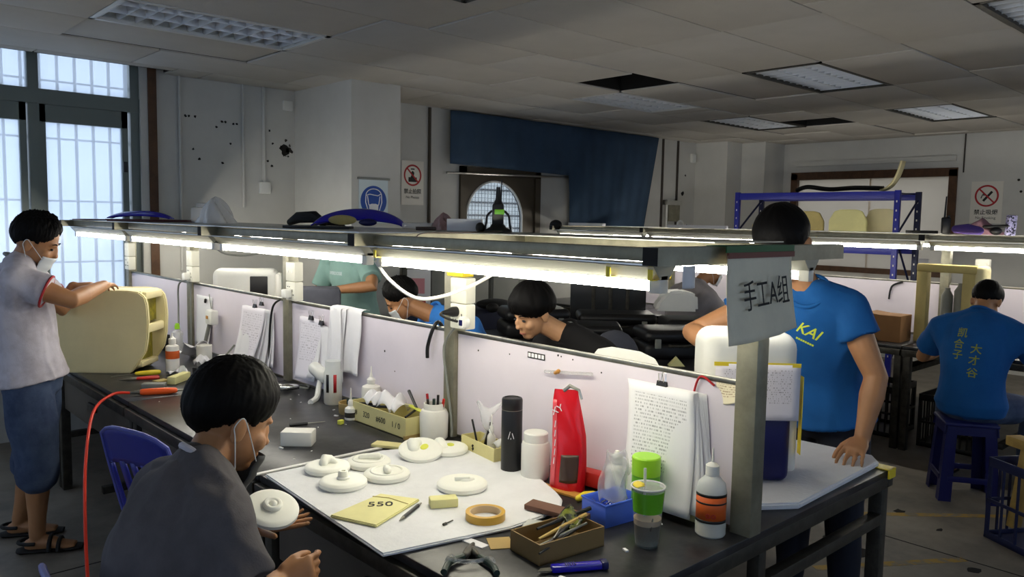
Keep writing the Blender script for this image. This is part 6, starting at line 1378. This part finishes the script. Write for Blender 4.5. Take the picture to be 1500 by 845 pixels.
# ================================================================== blue rack
t = T('storage_rack', 'blue steel storage rack against the back window', 'rack', (8.5, 3.36, 0))
RL, RD, RH = 1.86, .55, 2.03
for x in (0, RD):
    for y in (0, RL):
        b = B(); b.b2((x-.022, y-.028, 0), (x+.022, y+.028, RH), .003); p_ = b.obj('upright', 'rack_blue' if x == 0 else 'rack_dark', t)
        for k in range(18):
            b = B(); b.box((x-.0225, y, .3+k*.095), (.001, .012, .02)); b.obj('slot', 'sign_white', p_)
for z in (.45, 1.36, RH-.09):
    for x in (0, RD): b = B(); b.b2((x-.018, .028, z), (x+.018, RL-.028, z+.08), .003); b.obj('beam', 'rack_blue', t)
    b = B(); b.b2((.02, .03, z+.06), (RD-.02, RL-.03, z+.07)); b.obj('shelf', 'rack_dark', t)
for y in (0, RL):
    for z0, z1 in ((.2, .8), (1.55, .9), (1.55, 1.95)): b = B(); b.tube([(.0, y, z0), (RD, y, z1)], .012, 6); b.obj('brace', 'rack_dark', t)
def yboard(label, y, w, h, x, m): b = B(); b.prism([(-w/2, 0), (w/2, 0), (w/2, h*.7), (w*.36, h*.95), (w*.2, h), (-w*.2, h), (-w*.36, h*.95), (-w/2, h*.7)], 0, .03, Matrix(((0, 0, 1, x), (1, 0, 0, y), (0, 1, 0, 1.433), (0, 0, 0, 1))), bev=.006); item('curved_panel', b, m, label, 'panel')
yboard('pale yellow round-topped panel on the blue rack, right one', 3.92, .42, .40, 8.60, 'foam_yellow'); yboard('cream panel behind the right yellow one on the blue rack', 3.62, .36, .41, 8.75, 'cream'); yboard('olive yellow panel on the blue rack, left one', 4.40, .40, .38, 8.62, 'cream_dark')
cable('hose', 'black hose bundle lying along the top of the blue rack', [(8.75, 4.6, 2.055), (8.7, 4.45, 2.09), (8.72, 4.2, 2.06), (8.7, 3.9, 2.07), (8.72, 3.6, 2.06)], .026, 'black_matte')
b = B(); b.grid(lambda u, v: V((8.62+.10*u, 3.60-.16*v-.05*math.sin(v*2), 2.04+.30*v*v)), 6, 12); item('bent_strip', b, 'cream', 'bent cream plastic strip rising from the top of the blue rack', 'strip', solid=.02)
b = B(); b.box((0, 0, 0), (.03, .16, .03), .003, M=place((8.7, 5.05, 1.62), 0, .25)); item('foam_stick', b, 'cream', 'cream stick sticking out at the left of the blue rack', 'stick')
# pinned notice on back window
b = B(); b.box((X1-.012, 3.72, 1.17), (.004, .16, .20)); item('notice', b, 'printed', 'small framed notice on the back window beside the blue rack', 'notice')
# ================================================================== signs
def board(name, label, M, w, h, m='sign_white'):
    t = T(name, label, 'sign'); t.matrix_world = M
    b = B(); b.box((0, 0, -.002), (w, h, .004)); b.obj('sign_board', m, t); return t
MY = lambda x, y, z: Matrix(((1, 0, 0, x), (0, 0, -1, y), (0, 1, 0, z), (0, 0, 0, 1)))      # faces -y
MX = lambda x, y, z: Matrix(((0, 0, -1, x), (-1, 0, 0, y), (0, 1, 0, z), (0, 0, 0, 1)))     # faces -x
def ring(t, r, w, z0, m, c=(0, 0)):
    b = B(); b.lathe([(r-w, z0), (r, z0), (r, z0+.001), (r-w, z0+.001), (r-w, z0)], c=(c[0], c[1], 0), n=40); b.obj('ring', m, t)
def bar(t, c, L, w, a, z, m, name='bar'): b = B(); b.box((0, 0, 0), (L, w, .001), 0, M=place((c[0], c[1], z), a)); b.obj(name, m, t)
# wear a mask
t = board('mask_sign', 'blue round wear-a-mask sign on a pale sheet hanging on the column', MY(3.605, 5.594, 1.79), .28, .36, 'sign_pale')
b = B(); b.lathe([(0, .0), (.125, .0), (.125, .0012), (0, .0012)], n=48); o = b.obj('blue_disc', 'sign_blue', t)
def outline(pts, r=.004, close=True, z=.002): b = B(); b.tube([(x, y, z) for x, y in pts], r, 6, closed=close); b.obj('white_line', 'paper', t)
outline([(.075*math.cos(a), .045+.055*math.sin(a)) for a in [PI*k/14 for k in range(15)]], close=False)
outline([(-.075, .045), (-.078, -.01), (-.055, -.075), (-.028, -.105), (.028, -.105), (.055, -.075), (.078, -.01), (.075, .045)], close=False)
outline([(-.07, .045), (-.04, .056), (0, .05), (.04, .045), (.068, .06)], close=False)
outline([(-.06, .04), (-.05, -.02), (-.045, -.035)], close=False); outline([(.06, .04), (.05, -.02), (.045, -.035)], close=False)
b = B(); b.prism([(-.045, -.03), (-.02, -.022), (.02, -.022), (.045, -.03), (.042, -.075), (.022, -.095), (-.022, -.095), (-.042, -.075)], .0013, .0026); b.obj('mask_shape', 'paper', t)
b = B(); b.box((0, .182, .004), (.31, .018, .010), .002); b.obj('hanger_bar', 'rubber_grey', t)
# no photographs
t = board('no_photo_sign', 'no photographs sign with red ring beside the column', MY(4.60, 6.443, 2.0), .265, .43)
ring(t, .105, .017, .0005, 'sign_red', (-.0, .075)); bar(t, (0, .075), .19, .015, -PI/4, .0008, 'sign_red', 'slash')
b = B(); b.prism([(-.05, .01), (.05, .01), (.05, .055), (.025, .055), (.015, .075), (.02, .10), (-.0, .12), (-.02, .10), (-.015, .075), (-.025, .055), (-.05, .055)], .0002, .0006); b.obj('camera_symbol', 'ink', t)
bar(t, (0, .135), .045, .012, 0, .0004, 'ink', 'camera_symbol')
text_mesh('lettering', '禁止拍照', .052, 'ink', Matrix.Translation((0, -.085, .0006)), t, ext=.0002, bold=.0008)
text_mesh('small_lettering', 'No Photos', .036, 'ink', Matrix.Translation((0, -.14, .0006)), t, ext=.0002)
# no smoking
t = board('no_smoking_sign', 'no smoking sign with red ring on the back wall', MX(X1-.006, 3.06, 1.95), .33, .48)
ring(t, .125, .02, .0005, 'sign_red', (-.0, .075)); bar(t, (0, .075), .23, .017, -PI/4, .0012, 'sign_red', 'slash')
bar(t, (0.01, .07), .14, .026, PI/4+.1, .0006, 'ink', 'cigarette'); bar(t, (-.035, .10), .05, .012, 1.9, .0006, 'ink', 'smoke'); bar(t, (-.05, .07), .05, .010, 1.2, .0006, 'ink', 'smoke')
text_mesh('lettering', '禁止吸烟', .062, 'ink', Matrix.Translation((0, -.115, .0006)), t, ext=.0002, bold=.001)
text_mesh('small_lettering', 'No Smoking', .042, 'ink', Matrix.Translation((0, -.178, .0006)), t, ext=.0002)
# ================================================================== lettering on clothes, laid on the cloth surface
mat('print_lime', (206, 224, 70), .6); mat('print_olive', (150, 158, 60), .7); mat('print_white', (226, 236, 240), .6)
def wrap_text(sh, root, s, size, m, pos, nrm, upv, name='print', shear=0, off=.0015):
    """text projected onto the shirt surface"""
    n = V(nrm).normalized(); up_ = V(upv); up_ = (up_-n*up_.dot(n)).normalized(); rgt = up_.cross(n)
    o = text_mesh(name, s, size, m, Matrix.Identity(4), sh, ext=0, shear=shear, bold=size*.012)
    me = o.data; bm = bmesh.new(); bm.from_mesh(me)
    bmesh.ops.subdivide_edges(bm, edges=[e for e in bm.edges if e.calc_length() > .012], cuts=2, use_grid_fill=False)
    from mathutils.bvhtree import BVHTree
    sm = sh.data; bv = BVHTree.FromPolygons([v.co for v in sm.vertices], [p.vertices for p in sm.polygons])
    P0 = V(pos)-V(root)
    for v in bm.verts:
        p = P0+rgt*v.co.x+up_*v.co.y
        h = bv.ray_cast(p+n*.4, -n)
        if h[0] is not None: v.co = h[0]+n*off
        else: v.co = p
    bm.to_mesh(me); bm.free(); return o
wrap_text(shk, (3.16, 1.52, 0), 'KAI', .058, 'print_lime', (2.9, 1.455, 1.25), (-.93, -.3, .15), (.10, -.35, .9), shear=.3)
wrap_text(shk, (3.16, 1.52, 0), 'KAIMOXING', .016, 'print_lime', (2.9, 1.462, 1.21), (-.93, -.3, .15), (.10, -.35, .9)) if False else None
for k in range(9):
    pass
wrap_text(shk, (3.16, 1.52, 0), '■■■■■■■■', .010, 'print_lime', (2.9, 1.468, 1.208), (-.93, -.3, .15), (.10, -.35, .9), name='small_print')
for s_, y, z in (('凯', 1.655, 1.02), ('合', 1.665, .95), ('子', 1.665, .885), ('大', 1.565, .93), ('才', 1.57, .86), ('谷', 1.575, .785)):
    wrap_text(shs, (5.36, 1.60, 0), s_, .062, 'print_olive', (5.25, y, z), (-1, .0, .1), (0, 0, 1), name='calligraphy')
wrap_text(sht, (3.2, 5.25, 0), 'OVERDOSE', .034, 'print_white', (3.0, 5.24, 1.235), (-.9, -.35, 0), (0, 0, 1))
